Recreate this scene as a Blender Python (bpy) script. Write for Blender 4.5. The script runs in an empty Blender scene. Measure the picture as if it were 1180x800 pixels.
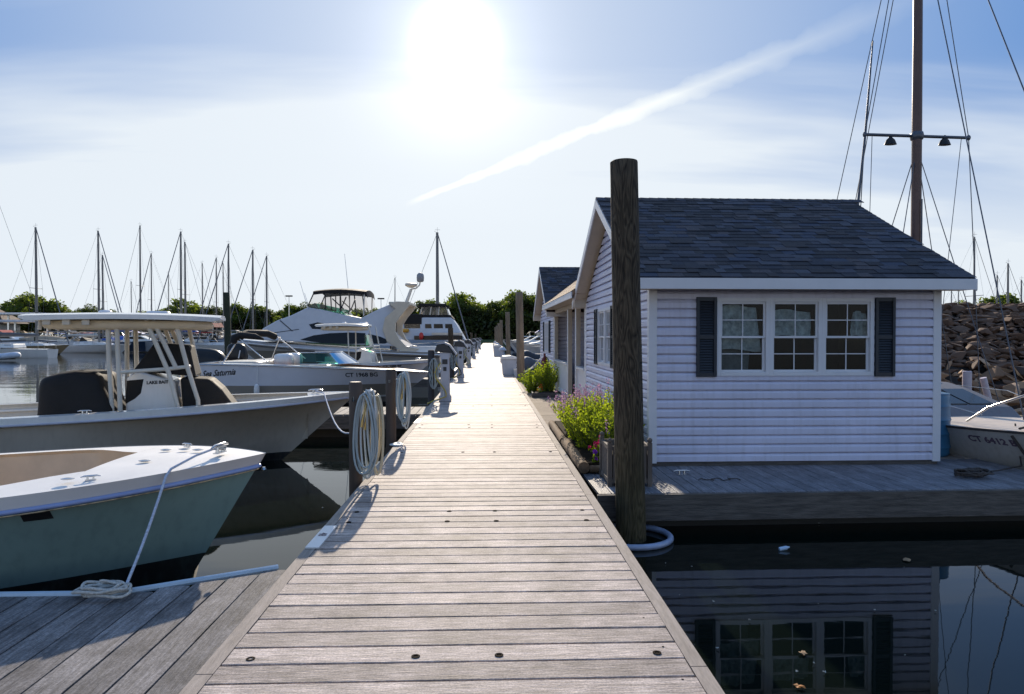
import bpy, bmesh, math, random
from mathutils import Vector, Matrix, noise
from mathutils.bvhtree import BVHTree
R = math.radians
rnd = random.Random(11)
sc = bpy.context.scene
EXPO = 0.2
root = sc.collection
V = Vector

# ------------------------------------------------------------------ camera
CAM = V((0, 0, 2.1)); YAW = R(1.93); PITCH = R(-0.86)
cd = bpy.data.cameras.new('camera'); cam = bpy.data.objects.new('camera', cd); root.objects.link(cam)
cam.location = CAM; cam.rotation_euler = (math.pi / 2 + PITCH, 0, -YAW)
cd.sensor_width = 36; cd.lens = 24.4; cd.clip_start = 0.05; cd.clip_end = 6000
sc.camera = cam
CR = cam.rotation_euler.to_matrix()
def ray(px, py): return CR @ V(((px - 590) / 800, (400 - py) / 800, -1))
def atY(px, py, Y): d = ray(px, py); return CAM + d * (Y / d.y)
def atZ(px, py, z): d = ray(px, py); return CAM + d * ((z - CAM.z) / d.z)
SUN_AZ = R(-2.7); SUN_EL = R(22.6)
SUND = V((math.sin(SUN_AZ) * math.cos(SUN_EL), math.cos(SUN_AZ) * math.cos(SUN_EL), math.sin(SUN_EL)))

# ------------------------------------------------------------------ materials
_m = {}
def each(name, shapes, m, parent, **k):
    return [s.build(name, m, parent, **k) for s in shapes]
def mat(name, col, rough=.5, metal=0, var=.12, vs=3.0, bump=0., bs=40., st=(1, 1, 1), island=0., spec=.5,
        coat=0., boot=None, trans=0., alpha=1., ramp=None, streak=0., coords='Object', specks=0.):
    if name in _m: return _m[name]
    m = bpy.data.materials.new(name); _m[name] = m; m.use_nodes = True
    nt = m.node_tree; N = nt.nodes; Lk = nt.links; b = N['Principled BSDF']
    def nd(t, **k):
        n = N.new(t)
        for a, v in k.items(): setattr(n, a, v)
        return n
    tc = nd('ShaderNodeTexCoord'); mp = nd('ShaderNodeMapping'); Lk.new(tc.outputs[coords], mp.inputs['Vector'])
    mp.inputs['Scale'].default_value = st
    nz = nd('ShaderNodeTexNoise'); nz.inputs['Scale'].default_value = vs; nz.inputs['Detail'].default_value = 7
    nz.inputs['Roughness'].default_value = .62
    Lk.new(mp.outputs[0], nz.inputs['Vector'])
    mx = nd('ShaderNodeMix', data_type='RGBA')
    lo = tuple(max(0, c * (1 - var)) for c in col) + (1,); hi = tuple(min(1, c * (1 + var)) for c in col) + (1,)
    mx.inputs['A'].default_value = lo; mx.inputs['B'].default_value = hi
    cr = nd('ShaderNodeValToRGB'); cr.color_ramp.elements[0].position = .3; cr.color_ramp.elements[1].position = .7
    Lk.new(nz.outputs['Fac'], cr.inputs[0]); Lk.new(cr.outputs[0], mx.inputs['Factor'])
    out = mx.outputs['Result']
    geo = nd('ShaderNodeNewGeometry')
    if ramp:   # a colour per island
        r2 = nd('ShaderNodeValToRGB'); e = r2.color_ramp.elements
        while len(e) < len(ramp): e.new(.5)
        for i, c in enumerate(ramp):
            e[i].position = i / len(ramp); e[i].color = tuple(c) + (1,)
        r2.color_ramp.interpolation = 'CONSTANT'
        Lk.new(geo.outputs['Random Per Island'], r2.inputs[0])
        m2 = nd('ShaderNodeMix', data_type='RGBA', blend_type='MULTIPLY'); m2.inputs['Factor'].default_value = 1
        mr = nd('ShaderNodeMapRange'); Lk.new(nz.outputs['Fac'], mr.inputs[0])
        mr.inputs['From Min'].default_value = .3; mr.inputs['From Max'].default_value = .7
        mr.inputs['To Min'].default_value = 1 - var; mr.inputs['To Max'].default_value = 1 + var
        Lk.new(r2.outputs[0], m2.inputs['A']); Lk.new(mr.outputs[0], m2.inputs['B']); out = m2.outputs['Result']
    elif island:
        mr = nd('ShaderNodeMapRange'); Lk.new(geo.outputs['Random Per Island'], mr.inputs[0])
        mr.inputs['To Min'].default_value = 1 - island; mr.inputs['To Max'].default_value = 1 + island
        m2 = nd('ShaderNodeMix', data_type='RGBA', blend_type='MULTIPLY'); m2.inputs['Factor'].default_value = 1
        Lk.new(out, m2.inputs['A']); Lk.new(mr.outputs[0], m2.inputs['B']); out = m2.outputs['Result']
    if boot:   # painted bands: list of (z, blend, colour) below z
        sp = nd('ShaderNodeSeparateXYZ'); Lk.new(tc.outputs['Object'], sp.inputs[0])
        for z, c in boot:
            lt = nd('ShaderNodeMath', operation='LESS_THAN'); lt.inputs[1].default_value = z
            Lk.new(sp.outputs['Z'], lt.inputs[0])
            m3 = nd('ShaderNodeMix', data_type='RGBA'); m3.inputs['B'].default_value = tuple(c) + (1,)
            Lk.new(lt.outputs[0], m3.inputs['Factor']); Lk.new(out, m3.inputs['A']); out = m3.outputs['Result']
    if streak:  # grime and salt running down
        mp2 = nd('ShaderNodeMapping'); mp2.inputs['Scale'].default_value = (6, 6, .7); Lk.new(tc.outputs['Object'], mp2.inputs[0])
        n3 = nd('ShaderNodeTexNoise'); n3.inputs['Scale'].default_value = 2.5; n3.inputs['Detail'].default_value = 6; Lk.new(mp2.outputs[0], n3.inputs['Vector'])
        r3 = nd('ShaderNodeMapRange'); Lk.new(n3.outputs['Fac'], r3.inputs[0]); r3.inputs['From Min'].default_value = .48; r3.inputs['From Max'].default_value = .75
        r3.inputs['To Min'].default_value = 0; r3.inputs['To Max'].default_value = streak
        m4 = nd('ShaderNodeMix', data_type='RGBA'); m4.inputs['B'].default_value = (col[0] * .45, col[1] * .42, col[2] * .36, 1)
        Lk.new(r3.outputs[0], m4.inputs['Factor']); Lk.new(out, m4.inputs['A']); out = m4.outputs['Result']
    if specks:  # worn, blotchy and flecked surface
        for sc_, lo_, hi_, st_ in ((85, .40, .62, (1, 1, 1)), (3.2, .35, .65, (1, 1, 1)), (30, .38, .6, st)):
            mp3 = nd('ShaderNodeMapping'); mp3.inputs['Scale'].default_value = st_; Lk.new(tc.outputs['Object'], mp3.inputs[0])
            n4 = nd('ShaderNodeTexNoise'); n4.inputs['Scale'].default_value = sc_ if st_ == (1, 1, 1) else sc_ / 6; n4.inputs['Detail'].default_value = 5; n4.inputs['Roughness'].default_value = .7; Lk.new(mp3.outputs[0], n4.inputs['Vector'])
            r4 = nd('ShaderNodeMapRange'); Lk.new(n4.outputs['Fac'], r4.inputs[0]); r4.inputs['From Min'].default_value = lo_; r4.inputs['From Max'].default_value = hi_
            r4.inputs['To Min'].default_value = 1 - specks; r4.inputs['To Max'].default_value = 1 + specks * .45
            m5 = nd('ShaderNodeMix', data_type='RGBA', blend_type='MULTIPLY'); m5.inputs['Factor'].default_value = 1
            Lk.new(out, m5.inputs['A']); Lk.new(r4.outputs[0], m5.inputs['B']); out = m5.outputs['Result']
    Lk.new(out, b.inputs['Base Color'])
    rr = nd('ShaderNodeMapRange'); Lk.new(nz.outputs['Fac'], rr.inputs[0])
    rr.inputs['To Min'].default_value = max(.02, rough * .8); rr.inputs['To Max'].default_value = min(1, rough * 1.2)
    Lk.new(rr.outputs[0], b.inputs['Roughness'])
    b.inputs['Metallic'].default_value = metal; b.inputs['Specular IOR Level'].default_value = spec
    b.inputs['Coat Weight'].default_value = coat; b.inputs['Coat Roughness'].default_value = .08
    if trans: b.inputs['Transmission Weight'].default_value = trans; b.inputs['IOR'].default_value = 1.45
    if alpha < 1: b.inputs['Alpha'].default_value = alpha
    if bump:
        n2 = nd('ShaderNodeTexNoise'); n2.inputs['Scale'].default_value = bs; n2.inputs['Detail'].default_value = 6
        Lk.new(mp.outputs[0], n2.inputs['Vector'])
        bp = nd('ShaderNodeBump'); bp.inputs['Strength'].default_value = bump; bp.inputs['Distance'].default_value = .01
        Lk.new(n2.outputs['Fac'], bp.inputs['Height']); Lk.new(bp.outputs[0], b.inputs['Normal'])
    return m

def glass(name, tint=(.6, .7, .68), amt=.55, rough=.03, ior=1.5):
    """a thin pane: mostly clear, reflecting by Fresnel"""
    if name in _m: return _m[name]
    m = bpy.data.materials.new(name); _m[name] = m; m.use_nodes = True
    nt = m.node_tree; N = nt.nodes; Lk = nt.links; N.remove(N['Principled BSDF'])
    tr = N.new('ShaderNodeBsdfTransparent'); tr.inputs[0].default_value = tuple(tint) + (1,)
    gl = N.new('ShaderNodeBsdfGlossy'); gl.inputs['Roughness'].default_value = rough
    fr = N.new('ShaderNodeFresnel'); fr.inputs['IOR'].default_value = ior
    mx = N.new('ShaderNodeMixShader'); Lk.new(fr.outputs[0], mx.inputs[0]); Lk.new(tr.outputs[0], mx.inputs[1]); Lk.new(gl.outputs[0], mx.inputs[2])
    Lk.new(mx.outputs[0], N['Material Output'].inputs[0])
    return m

def leafmat(name, col, col2, tr=.45):
    if name in _m: return _m[name]
    m = bpy.data.materials.new(name); _m[name] = m; m.use_nodes = True
    nt = m.node_tree; N = nt.nodes; Lk = nt.links; b = N['Principled BSDF']
    g = N.new('ShaderNodeNewGeometry'); cr = N.new('ShaderNodeValToRGB')
    cr.color_ramp.elements[0].color = tuple(col) + (1,); cr.color_ramp.elements[1].color = tuple(col2) + (1,)
    Lk.new(g.outputs['Random Per Island'], cr.inputs[0]); Lk.new(cr.outputs[0], b.inputs['Base Color'])
    b.inputs['Roughness'].default_value = .55; b.inputs['Specular IOR Level'].default_value = .3
    t = N.new('ShaderNodeBsdfTranslucent'); mu = N.new('ShaderNodeMix'); mu.data_type = 'RGBA'; mu.blend_type = 'MULTIPLY'
    mu.inputs['Factor'].default_value = 1; mu.inputs['B'].default_value = (1.5, 1.7, .6, 1); Lk.new(cr.outputs[0], mu.inputs['A'])
    Lk.new(mu.outputs['Result'], t.inputs[0])
    mx = N.new('ShaderNodeMixShader'); mx.inputs[0].default_value = tr
    Lk.new(b.outputs[0], mx.inputs[1]); Lk.new(t.outputs[0], mx.inputs[2]); Lk.new(mx.outputs[0], N['Material Output'].inputs[0])
    return m

# ------------------------------------------------------------------ mesh building
class MB:
    def __init__(s): s.v = []; s.f = []; s.mi = []
    def add(s, vs, fs, mi=0):
        o = len(s.v); s.v += [tuple(p) for p in vs]; s.f += [tuple(i + o for i in f) for f in fs]; s.mi += [mi] * len(fs); return s
    def box(s, c, d, rz=0, rx=0, ry=0, mi=0):
        x, y, z = d[0] / 2, d[1] / 2, d[2] / 2
        M = Matrix.Rotation(rz, 3, 'Z') @ Matrix.Rotation(ry, 3, 'Y') @ Matrix.Rotation(rx, 3, 'X')
        c = V(c)
        vs = [c + M @ V((a * x, b * y, e * z)) for a in (-1, 1) for b in (-1, 1) for e in (-1, 1)]
        return s.add(vs, [(0, 1, 3, 2), (4, 6, 7, 5), (0, 4, 5, 1), (2, 3, 7, 6), (0, 2, 6, 4), (1, 5, 7, 3)], mi)
    def b2(s, lo, hi, mi=0):
        return s.box([(a + b) / 2 for a, b in zip(lo, hi)], [abs(b - a) for a, b in zip(lo, hi)], mi=mi)
    def tube(s, pts, r, n=8, closed=False, mi=0, cap=True):
        pts = [V(p) for p in pts]; m = len(pts); rs = r if isinstance(r, (list, tuple)) else [r] * m
        up = V((0, 0, 1)); rings = []; prev = None
        for i, p in enumerate(pts):
            if closed: t = pts[(i + 1) % m] - pts[i - 1]
            else: t = pts[min(i + 1, m - 1)] - pts[max(i - 1, 0)]
            if t.length < 1e-9: t = V((0, 0, 1))
            t.normalize()
            if prev is None:
                a = up if abs(t.z) < .9 else V((1, 0, 0)); u = t.cross(a).normalized()
            else:
                u = prev - t * prev.dot(t)
                u = u.normalized() if u.length > 1e-6 else t.orthogonal().normalized()
            prev = u; w = t.cross(u)
            rings.append([p + (u * math.cos(2 * math.pi * k / n) + w * math.sin(2 * math.pi * k / n)) * rs[i] for k in range(n)])
        vs = [q for g in rings for q in g]; fs = []
        for i in range(m if closed else m - 1):
            j = (i + 1) % m
            for k in range(n): fs.append((i * n + k, i * n + (k + 1) % n, j * n + (k + 1) % n, j * n + k))
        if not closed and cap: fs.append(tuple(range(n))[::-1]); fs.append(tuple((m - 1) * n + k for k in range(n)))
        return s.add(vs, fs, mi)
    def lathe(s, prof, c=(0, 0, 0), n=20, mi=0, sx=1, sy=1):
        c = V(c); vs = []; fs = []; m = len(prof)
        for r, z in prof:
            for k in range(n):
                a = 2 * math.pi * k / n; vs.append(c + V((r * math.cos(a) * sx, r * math.sin(a) * sy, z)))
        for i in range(m - 1):
            for k in range(n): fs.append((i * n + k, i * n + (k + 1) % n, (i + 1) * n + (k + 1) % n, (i + 1) * n + k))
        fs.append(tuple(range(n))[::-1]); fs.append(tuple((m - 1) * n + k for k in range(n)))
        return s.add(vs, fs, mi)
    def prism(s, poly, y0, y1, w=None, mi=0):
        """side outline (x,z) given a thickness in y; w(z) scales the half width"""
        n = len(poly); w = w or (lambda x, z: 1)
        vs = [(x, y0 * w(x, z), z) for x, z in poly] + [(x, y1 * w(x, z), z) for x, z in poly]
        return s.add(vs, [tuple(range(n)), tuple(range(2 * n - 1, n - 1, -1))] + [(i, i + n, (i + 1) % n + n, (i + 1) % n) for i in range(n)], mi)
    def grid(s, rows, closed=False, mi=0, flip=False):
        m = len(rows); n = len(rows[0]); vs = [p for r in rows for p in r]; fs = []
        for i in range(m - 1):
            for k in range(n if closed else n - 1):
                f = (i * n + k, i * n + (k + 1) % n, (i + 1) * n + (k + 1) % n, (i + 1) * n + k)
                fs.append(f[::-1] if flip else f)
        return s.add(vs, fs, mi)
    def blob(s, c, d, n=12, m=8, e=1., mi=0, fn=None):
        """super-ellipsoid"""
        c = V(c); rows = []
        pw = lambda v: math.copysign(abs(v) ** e, v)
        for i in range(m + 1):
            ph = -math.pi / 2 + math.pi * i / m; row = []
            for k in range(n):
                th = 2 * math.pi * k / n
                p = V((pw(math.cos(ph)) * pw(math.cos(th)) * d[0] / 2, pw(math.cos(ph)) * pw(math.sin(th)) * d[1] / 2, pw(math.sin(ph)) * d[2] / 2))
                if fn: p = fn(p)
                row.append(c + p)
            rows.append(row)
        return s.grid(rows, closed=True, mi=mi)
    def build(s, name, mats, parent=None, smooth=None, bevel=0, loc=None):
        me = bpy.data.meshes.new(name); me.from_pydata(s.v, [], s.f)
        if not isinstance(mats, (list, tuple)): mats = [mats]
        for m in mats: me.materials.append(m)
        if len(mats) > 1: me.polygons.foreach_set('material_index', s.mi)
        if smooth is not None:
            me.polygons.foreach_set('use_smooth', [True] * len(me.polygons)); me.set_sharp_from_angle(angle=R(smooth))
        me.validate(); me.update()
        o = bpy.data.objects.new(name, me); root.objects.link(o)
        if parent: o.parent = parent
        if loc: o.location = loc
        if bevel:
            b = o.modifiers.new('bevel', 'BEVEL'); b.width = bevel; b.segments = 2; b.limit_method = 'ANGLE'; b.angle_limit = R(40)
        return o

def tag(o, label=None, cat=None, group=None, kind=None):
    if label: o['label'] = label
    if cat: o['category'] = cat
    if group: o['group'] = group
    if kind: o['kind'] = kind
    return o
def thing(name, label, cat, loc=(0, 0, 0), rz=0, group=None):
    o = bpy.data.objects.new(name, None); root.objects.link(o); o.empty_display_size = .2
    o.location = loc; o.rotation_euler = (0, 0, rz)
    return tag(o, label, cat, group)
def dup(src, loc, rz, label=None, group=None, scale=None, skip=()):
    kids = {}
    for o in ALL(src): kids.setdefault(o.parent, []).append(o)
    def cp(o, par):
        c = o.copy(); root.objects.link(c)
        if par: c.parent = par
        for k in kids.get(o, ()):
            if k.name.split('.')[0] not in skip: cp(k, c)
        return c
    r = cp(src, None); r.location = loc; r.rotation_euler = (0, 0, rz)
    if scale: r.scale = (scale,) * 3 if isinstance(scale, (int, float)) else scale
    if label: r['label'] = label
    if group: r['group'] = group
    return r
def ALL(o):
    out = []
    for c in o.children: out.append(c); out += ALL(c)
    return out

def text_mesh(body, size, shear=0, spacing=1.0, bold=0.0):
    cu = bpy.data.curves.new('t', 'FONT'); cu.body = body; cu.size = size; cu.shear = shear; cu.space_character = spacing
    cu.resolution_u = 3; cu.offset = bold
    o = bpy.data.objects.new('t', cu); root.objects.link(o)
    dg = bpy.context.evaluated_depsgraph_get(); dg.update()
    me = o.evaluated_get(dg).to_mesh(); vs = [v.co.copy() for v in me.vertices]; fs = [tuple(p.vertices) for p in me.polygons]
    o.evaluated_get(dg).to_mesh_clear(); bpy.data.objects.remove(o); bpy.data.curves.remove(cu)
    return vs, fs
def lettering(name, body, size, m, parent, place, shear=0, bold=0.0, spacing=1.0, extra=None):
    vs, fs = text_mesh(body, size, shear, spacing, bold)
    mb = MB(); mb.add([place(v.x, v.y) for v in vs], fs)
    for (x0, y0, x1, y1) in extra or ():
        q = MB(); q.add([place(x0, y0), place(x1, y0), place(x1, y1), place(x0, y1)], [(0, 1, 2, 3)]); q.build('registration_sticker', m, parent)
    return mb.build(name, m, parent)

# ------------------------------------------------------------------ palette
gel = mat('white_gelcoat', (.78, .77, .74), .22, var=.05, vs=1.5, coat=.4, streak=.12)
gel2 = mat('cream_gelcoat', (.66, .6, .5), .35, var=.06, vs=2, coat=.2, streak=.15)
blackcv = mat('black_canvas', (.018, .017, .017), .75, var=.3, vs=4, bump=.35, bs=14, spec=.3)
blackpl = mat('black_plastic', (.010, .011, .013), .32, var=.3, vs=4, spec=.35)
steel = mat('stainless_steel', (.6, .6, .6), .22, 1, var=.1)
alu = mat('painted_aluminium', (.7, .66, .58), .35, 0, var=.08)
rubber = mat('black_rubber', (.02, .02, .022), .6, var=.3)
darkglass = mat('smoked_glass', (.010, .012, .014), .2, var=.1, spec=.28)
white = mat('white_vinyl', (.72, .72, .73), .4, var=.05, vs=2, streak=.15)
ropem = mat('pale_rope', (.55, .52, .46), .8, var=.25, vs=60, bump=.8, bs=150)
ropeb = mat('blue_white_rope', (.5, .54, .62), .8, var=.3, vs=60, bump=.8, bs=150)
def pilemat(name, dark, light, green):
    m = bpy.data.materials.new(name); _m[name] = m; m.use_nodes = True; nt = m.node_tree; N = nt.nodes; Lk = nt.links; b = N['Principled BSDF']
    tc = N.new('ShaderNodeTexCoord'); mp = N.new('ShaderNodeMapping'); mp.inputs['Scale'].default_value = (5.5, 5.5, .75); Lk.new(tc.outputs['Object'], mp.inputs[0])
    n1 = N.new('ShaderNodeTexNoise'); n1.inputs['Scale'].default_value = 1.1; n1.inputs['Detail'].default_value = 3; n1.inputs['Distortion'].default_value = .6; Lk.new(mp.outputs[0], n1.inputs['Vector'])
    # contour lines of a smooth field: cathedral grain and knots
    mu = N.new('ShaderNodeMath'); mu.operation = 'MULTIPLY'; mu.inputs[1].default_value = 15; Lk.new(n1.outputs['Fac'], mu.inputs[0])
    fr = N.new('ShaderNodeMath'); fr.operation = 'PINGPONG'; fr.inputs[1].default_value = .5; Lk.new(mu.outputs[0], fr.inputs[0])
    n2 = N.new('ShaderNodeTexNoise'); n2.inputs['Scale'].default_value = 9; n2.inputs['Detail'].default_value = 7; Lk.new(mp.outputs[0], n2.inputs['Vector'])
    ad = N.new('ShaderNodeMath'); ad.operation = 'MULTIPLY_ADD'; ad.inputs[1].default_value = .9; Lk.new(n2.outputs['Fac'], ad.inputs[0]); Lk.new(fr.outputs[0], ad.inputs[2])
    cr = N.new('ShaderNodeValToRGB'); e = cr.color_ramp.elements; e[0].position = .32; e[0].color = dark + (1,); e[1].position = .95; e[1].color = light + (1,); q = e.new(.6); q.color = tuple((x * .6 + y * .4) for x, y in zip(dark, light)) + (1,)
    Lk.new(ad.outputs[0], cr.inputs[0])
    sp = N.new('ShaderNodeSeparateXYZ'); Lk.new(tc.outputs['Object'], sp.inputs[0])
    mr = N.new('ShaderNodeMapRange'); mr.inputs['From Min'].default_value = 1.5; mr.inputs['From Max'].default_value = .2; mr.inputs['To Max'].default_value = .55; Lk.new(sp.outputs['Z'], mr.inputs[0])
    m1 = N.new('ShaderNodeMath'); m1.operation = 'MULTIPLY'; Lk.new(mr.outputs[0], m1.inputs[0]); Lk.new(n2.outputs['Fac'], m1.inputs[1])
    mx = N.new('ShaderNodeMix'); mx.data_type = 'RGBA'; mx.inputs['B'].default_value = green + (1,); Lk.new(m1.outputs[0], mx.inputs['Factor']); Lk.new(cr.outputs[0], mx.inputs['A']); Lk.new(mx.outputs['Result'], b.inputs['Base Color'])
    b.inputs['Roughness'].default_value = .8; b.inputs['Specular IOR Level'].default_value = .3
    bp = N.new('ShaderNodeBump'); bp.inputs['Strength'].default_value = .9; bp.inputs['Distance'].default_value = .012; Lk.new(ad.outputs[0], bp.inputs['Height']); Lk.new(bp.outputs[0], b.inputs['Normal'])
    return m
pilew = pilemat('creosoted_wood', (.014, .010, .006), (.10, .075, .048), (.10, .085, .02))
postw = mat('brown_painted_wood', (.078, .052, .038), .6, var=.3, vs=4, bump=.5, bs=30, st=(2, 2, .3))
# ------------------------------------------------------------------ sky and sun
w = bpy.data.worlds.new('World'); sc.world = w; w.use_nodes = True
nt = w.node_tree; N = nt.nodes; Lk = nt.links; bg = N['Background']
def wn(t, **k):
    n = N.new(t)
    for a, v in k.items(): setattr(n, a, v)
    return n
def wmath(op, a, b=None, clamp=False):
    n = wn('ShaderNodeMath', operation=op); n.use_clamp = clamp
    for i, x in enumerate((a, b)):
        if x is None: continue
        if hasattr(x, 'is_linked') or hasattr(x, 'links'): Lk.new(x, n.inputs[i])
        else: n.inputs[i].default_value = x
    return n.outputs[0]
sky = wn('ShaderNodeTexSky'); sky.sky_type = 'NISHITA'; sky.sun_disc = False; sky.sun_elevation = SUN_EL; sky.sun_rotation = SUN_AZ
sky.air_density = 1.0; sky.dust_density = .6; sky.ozone_density = 2.5
tc = wn('ShaderNodeTexCoord'); dirv = tc.outputs['Generated']
def wdot(v):
    n = wn('ShaderNodeVectorMath', operation='DOT_PRODUCT'); Lk.new(dirv, n.inputs[0]); n.inputs[1].default_value = tuple(v); return n.outputs['Value']
sp = wn('ShaderNodeSeparateXYZ'); Lk.new(dirv, sp.inputs[0])
zc = wmath('MAXIMUM', sp.outputs['Z'], 0.0); den = wmath('ADD', zc, .13)
cx = wmath('DIVIDE', sp.outputs['X'], den); cy = wmath('DIVIDE', sp.outputs['Y'], den)
cb = wn('ShaderNodeCombineXYZ'); Lk.new(cx, cb.inputs[0]); Lk.new(cy, cb.inputs[1])
mp = wn('ShaderNodeMapping'); mp.inputs['Rotation'].default_value = (0, 0, R(-32)); mp.inputs['Scale'].default_value = (.22, 1.0, 1); Lk.new(cb.outputs[0], mp.inputs[0])
nz = wn('ShaderNodeTexNoise'); nz.inputs['Scale'].default_value = 1.15; nz.inputs['Detail'].default_value = 5; nz.inputs['Roughness'].default_value = .52; nz.inputs['Distortion'].default_value = .35
Lk.new(mp.outputs[0], nz.inputs['Vector'])
veil = wn('ShaderNodeMapRange'); veil.interpolation_type = 'SMOOTHSTEP'; Lk.new(nz.outputs['Fac'], veil.inputs[0])
veil.inputs['From Min'].default_value = .40; veil.inputs['From Max'].default_value = .66; veil.inputs['To Max'].default_value = .5
low = wn('ShaderNodeMapRange'); low.interpolation_type = 'SMOOTHSTEP'; Lk.new(zc, low.inputs[0])
low.inputs['From Min'].default_value = 0; low.inputs['From Max'].default_value = .34; low.inputs['To Min'].default_value = .9; low.inputs['To Max'].default_value = 0
sd = wmath('MAXIMUM', wdot(SUND), 0.0)
near = wmath('MULTIPLY', wmath('POWER', sd, 6.0), .55)
# an aircraft trail: a band along the great circle through two directions
A = ray(478, 233).normalized(); B = ray(1015, 12).normalized(); Nn = A.cross(B).normalized(); Bt = Nn.cross(A).normalized()
along = wdot(Bt); off = wmath('ABSOLUTE', wmath('ADD', wdot(Nn), wmath('MULTIPLY', wmath('SUBTRACT', nz.outputs['Fac'], .5), .012)))
fine = wn('ShaderNodeTexNoise'); fine.inputs['Scale'].default_value = 26; fine.inputs['Detail'].default_value = 6; Lk.new(dirv, fine.inputs['Vector'])
wd = wmath('ADD', wmath('MULTIPLY', along, .022), .005); wd = wmath('MULTIPLY', wd, wmath('ADD', wmath('MULTIPLY', fine.outputs['Fac'], 1.9), .1))
edge = wmath('SUBTRACT', 1.0, wmath('DIVIDE', off, wd), True)
edge = wmath('POWER', edge, .8)
rng = wn('ShaderNodeMapRange'); rng.interpolation_type = 'SMOOTHSTEP'; Lk.new(along, rng.inputs[0]); rng.inputs['From Min'].default_value = -.02; rng.inputs['From Max'].default_value = .03
rng2 = wn('ShaderNodeMapRange'); rng2.interpolation_type = 'SMOOTHSTEP'; Lk.new(along, rng2.inputs[0]); rng2.inputs['From Min'].default_value = .72; rng2.inputs['From Max'].default_value = .3
trail = wmath('MULTIPLY', wmath('MULTIPLY', edge, rng.outputs[0]), wmath('MULTIPLY', rng2.outputs[0], .4))
cloud = wmath('MINIMUM', wmath('ADD', wmath('ADD', veil.outputs[0], low.outputs[0]), near, True), .84)
cloud = wmath('MINIMUM', wmath('ADD', cloud, trail), 1.25)
mxc = wn('ShaderNodeMix', data_type='RGBA', clamp_factor=False); Lk.new(cloud, mxc.inputs['Factor'])
hz = wn('ShaderNodeMix', data_type='RGBA'); hz.inputs['Factor'].default_value = .9; hz.inputs['B'].default_value = (.30, 1.6, 4.4, 1); Lk.new(sky.outputs[0], hz.inputs['A']); Lk.new(hz.outputs['Result'], mxc.inputs['A'])
mxc.inputs['B'].default_value = (6.7, 7.05, 7.15, 1)
# thin cloud lit by the sun behind it
g1 = wmath('MULTIPLY', wmath('POWER', sd, 2200.0), 50.0); g2 = wmath('MULTIPLY', wmath('POWER', sd, 200.0), 3.6); g3 = wmath('MULTIPLY', wmath('POWER', sd, 12.0), .35)
gl = wmath('ADD', g1, wmath('MULTIPLY', wmath('ADD', g2, g3), wmath('ADD', wmath('MULTIPLY', nz.outputs['Fac'], 1.0), .42)))
gv = wn('ShaderNodeVectorMath', operation='SCALE'); gv.inputs[0].default_value = (1.0, .97, .92); Lk.new(gl, gv.inputs['Scale'])
ad = wn('ShaderNodeMix', data_type='RGBA', blend_type='ADD'); ad.inputs['Factor'].default_value = 1; Lk.new(mxc.outputs['Result'], ad.inputs['A']); Lk.new(gv.outputs[0], ad.inputs['B'])
Lk.new(ad.outputs['Result'], bg.inputs[0]); bg.inputs[1].default_value = .12

sd_ = bpy.data.lights.new('sun', 'SUN'); so = bpy.data.objects.new('sun', sd_); root.objects.link(so)
sd_.energy = 5.0; sd_.angle = R(.55); sd_.color = (1, .87, .70)
so.rotation_euler = SUND.to_track_quat('Z', 'Y').to_euler(); so.location = (0, 0, 40)

# ------------------------------------------------------------------ water and land
wm = bpy.data.materials.new('harbour_water'); wm.use_nodes = True; nt = wm.node_tree; b = nt.nodes['Principled BSDF']
b.inputs['Base Color'].default_value = (.005, .008, .006, 1); b.inputs['Specular IOR Level'].default_value = .42; b.inputs['Roughness'].default_value = .02; b.inputs['IOR'].default_value = 1.33
tcw = nt.nodes.new('ShaderNodeTexCoord')
def wnoise(scale, st, det):
    m = nt.nodes.new('ShaderNodeMapping'); m.inputs['Scale'].default_value = st; nt.links.new(tcw.outputs['Object'], m.inputs[0])
    n = nt.nodes.new('ShaderNodeTexNoise'); n.inputs['Scale'].default_value = scale; n.inputs['Detail'].default_value = det; nt.links.new(m.outputs[0], n.inputs['Vector']); return n
def m2(op, a, bb):
    n = nt.nodes.new('ShaderNodeMath'); n.operation = op
    for i, x in enumerate((a, bb)):
        if isinstance(x, (int, float)): n.inputs[i].default_value = x
        else: nt.links.new(x, n.inputs[i])
    return n.outputs[0]
n1 = wnoise(.6, (.35, 1.3, 1), 3); n2 = wnoise(2.6, (.6, 1.8, 1), 3); n3 = wnoise(.06, (1, 1, 1), 2)
spw = nt.nodes.new('ShaderNodeSeparateXYZ'); nt.links.new(tcw.outputs['Object'], spw.inputs[0])
open_ = nt.nodes.new('ShaderNodeMapRange'); nt.links.new(spw.outputs['Y'], open_.inputs[0]); open_.inputs['From Min'].default_value = 9; open_.inputs['From Max'].default_value = 34
open_.inputs['To Min'].default_value = .20; open_.inputs['To Max'].default_value = 1
gust = nt.nodes.new('ShaderNodeMapRange'); nt.links.new(n3.outputs['Fac'], gust.inputs[0]); gust.inputs['From Min'].default_value = .35; gust.inputs['From Max'].default_value = .65; gust.inputs['To Min'].default_value = .35
h = m2('ADD', m2('MULTIPLY', n1.outputs['Fac'], .024), m2('MULTIPLY', n2.outputs['Fac'], .004))
h = m2('MULTIPLY', h, m2('MULTIPLY', open_.outputs[0], gust.outputs[0]))
bp = nt.nodes.new('ShaderNodeBump'); bp.inputs['Distance'].default_value = 1.0; bp.inputs['Strength'].default_value = 1.0
nt.links.new(h, bp.inputs['Height']); nt.links.new(bp.outputs[0], b.inputs['Normal'])
mb = MB(); mb.add([(-2500, -300, 0), (2500, -300, 0), (2500, 4000, 0), (-2500, 4000, 0)], [(0, 1, 2, 3)])
tag(mb.build('water', wm), kind='structure')
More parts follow.
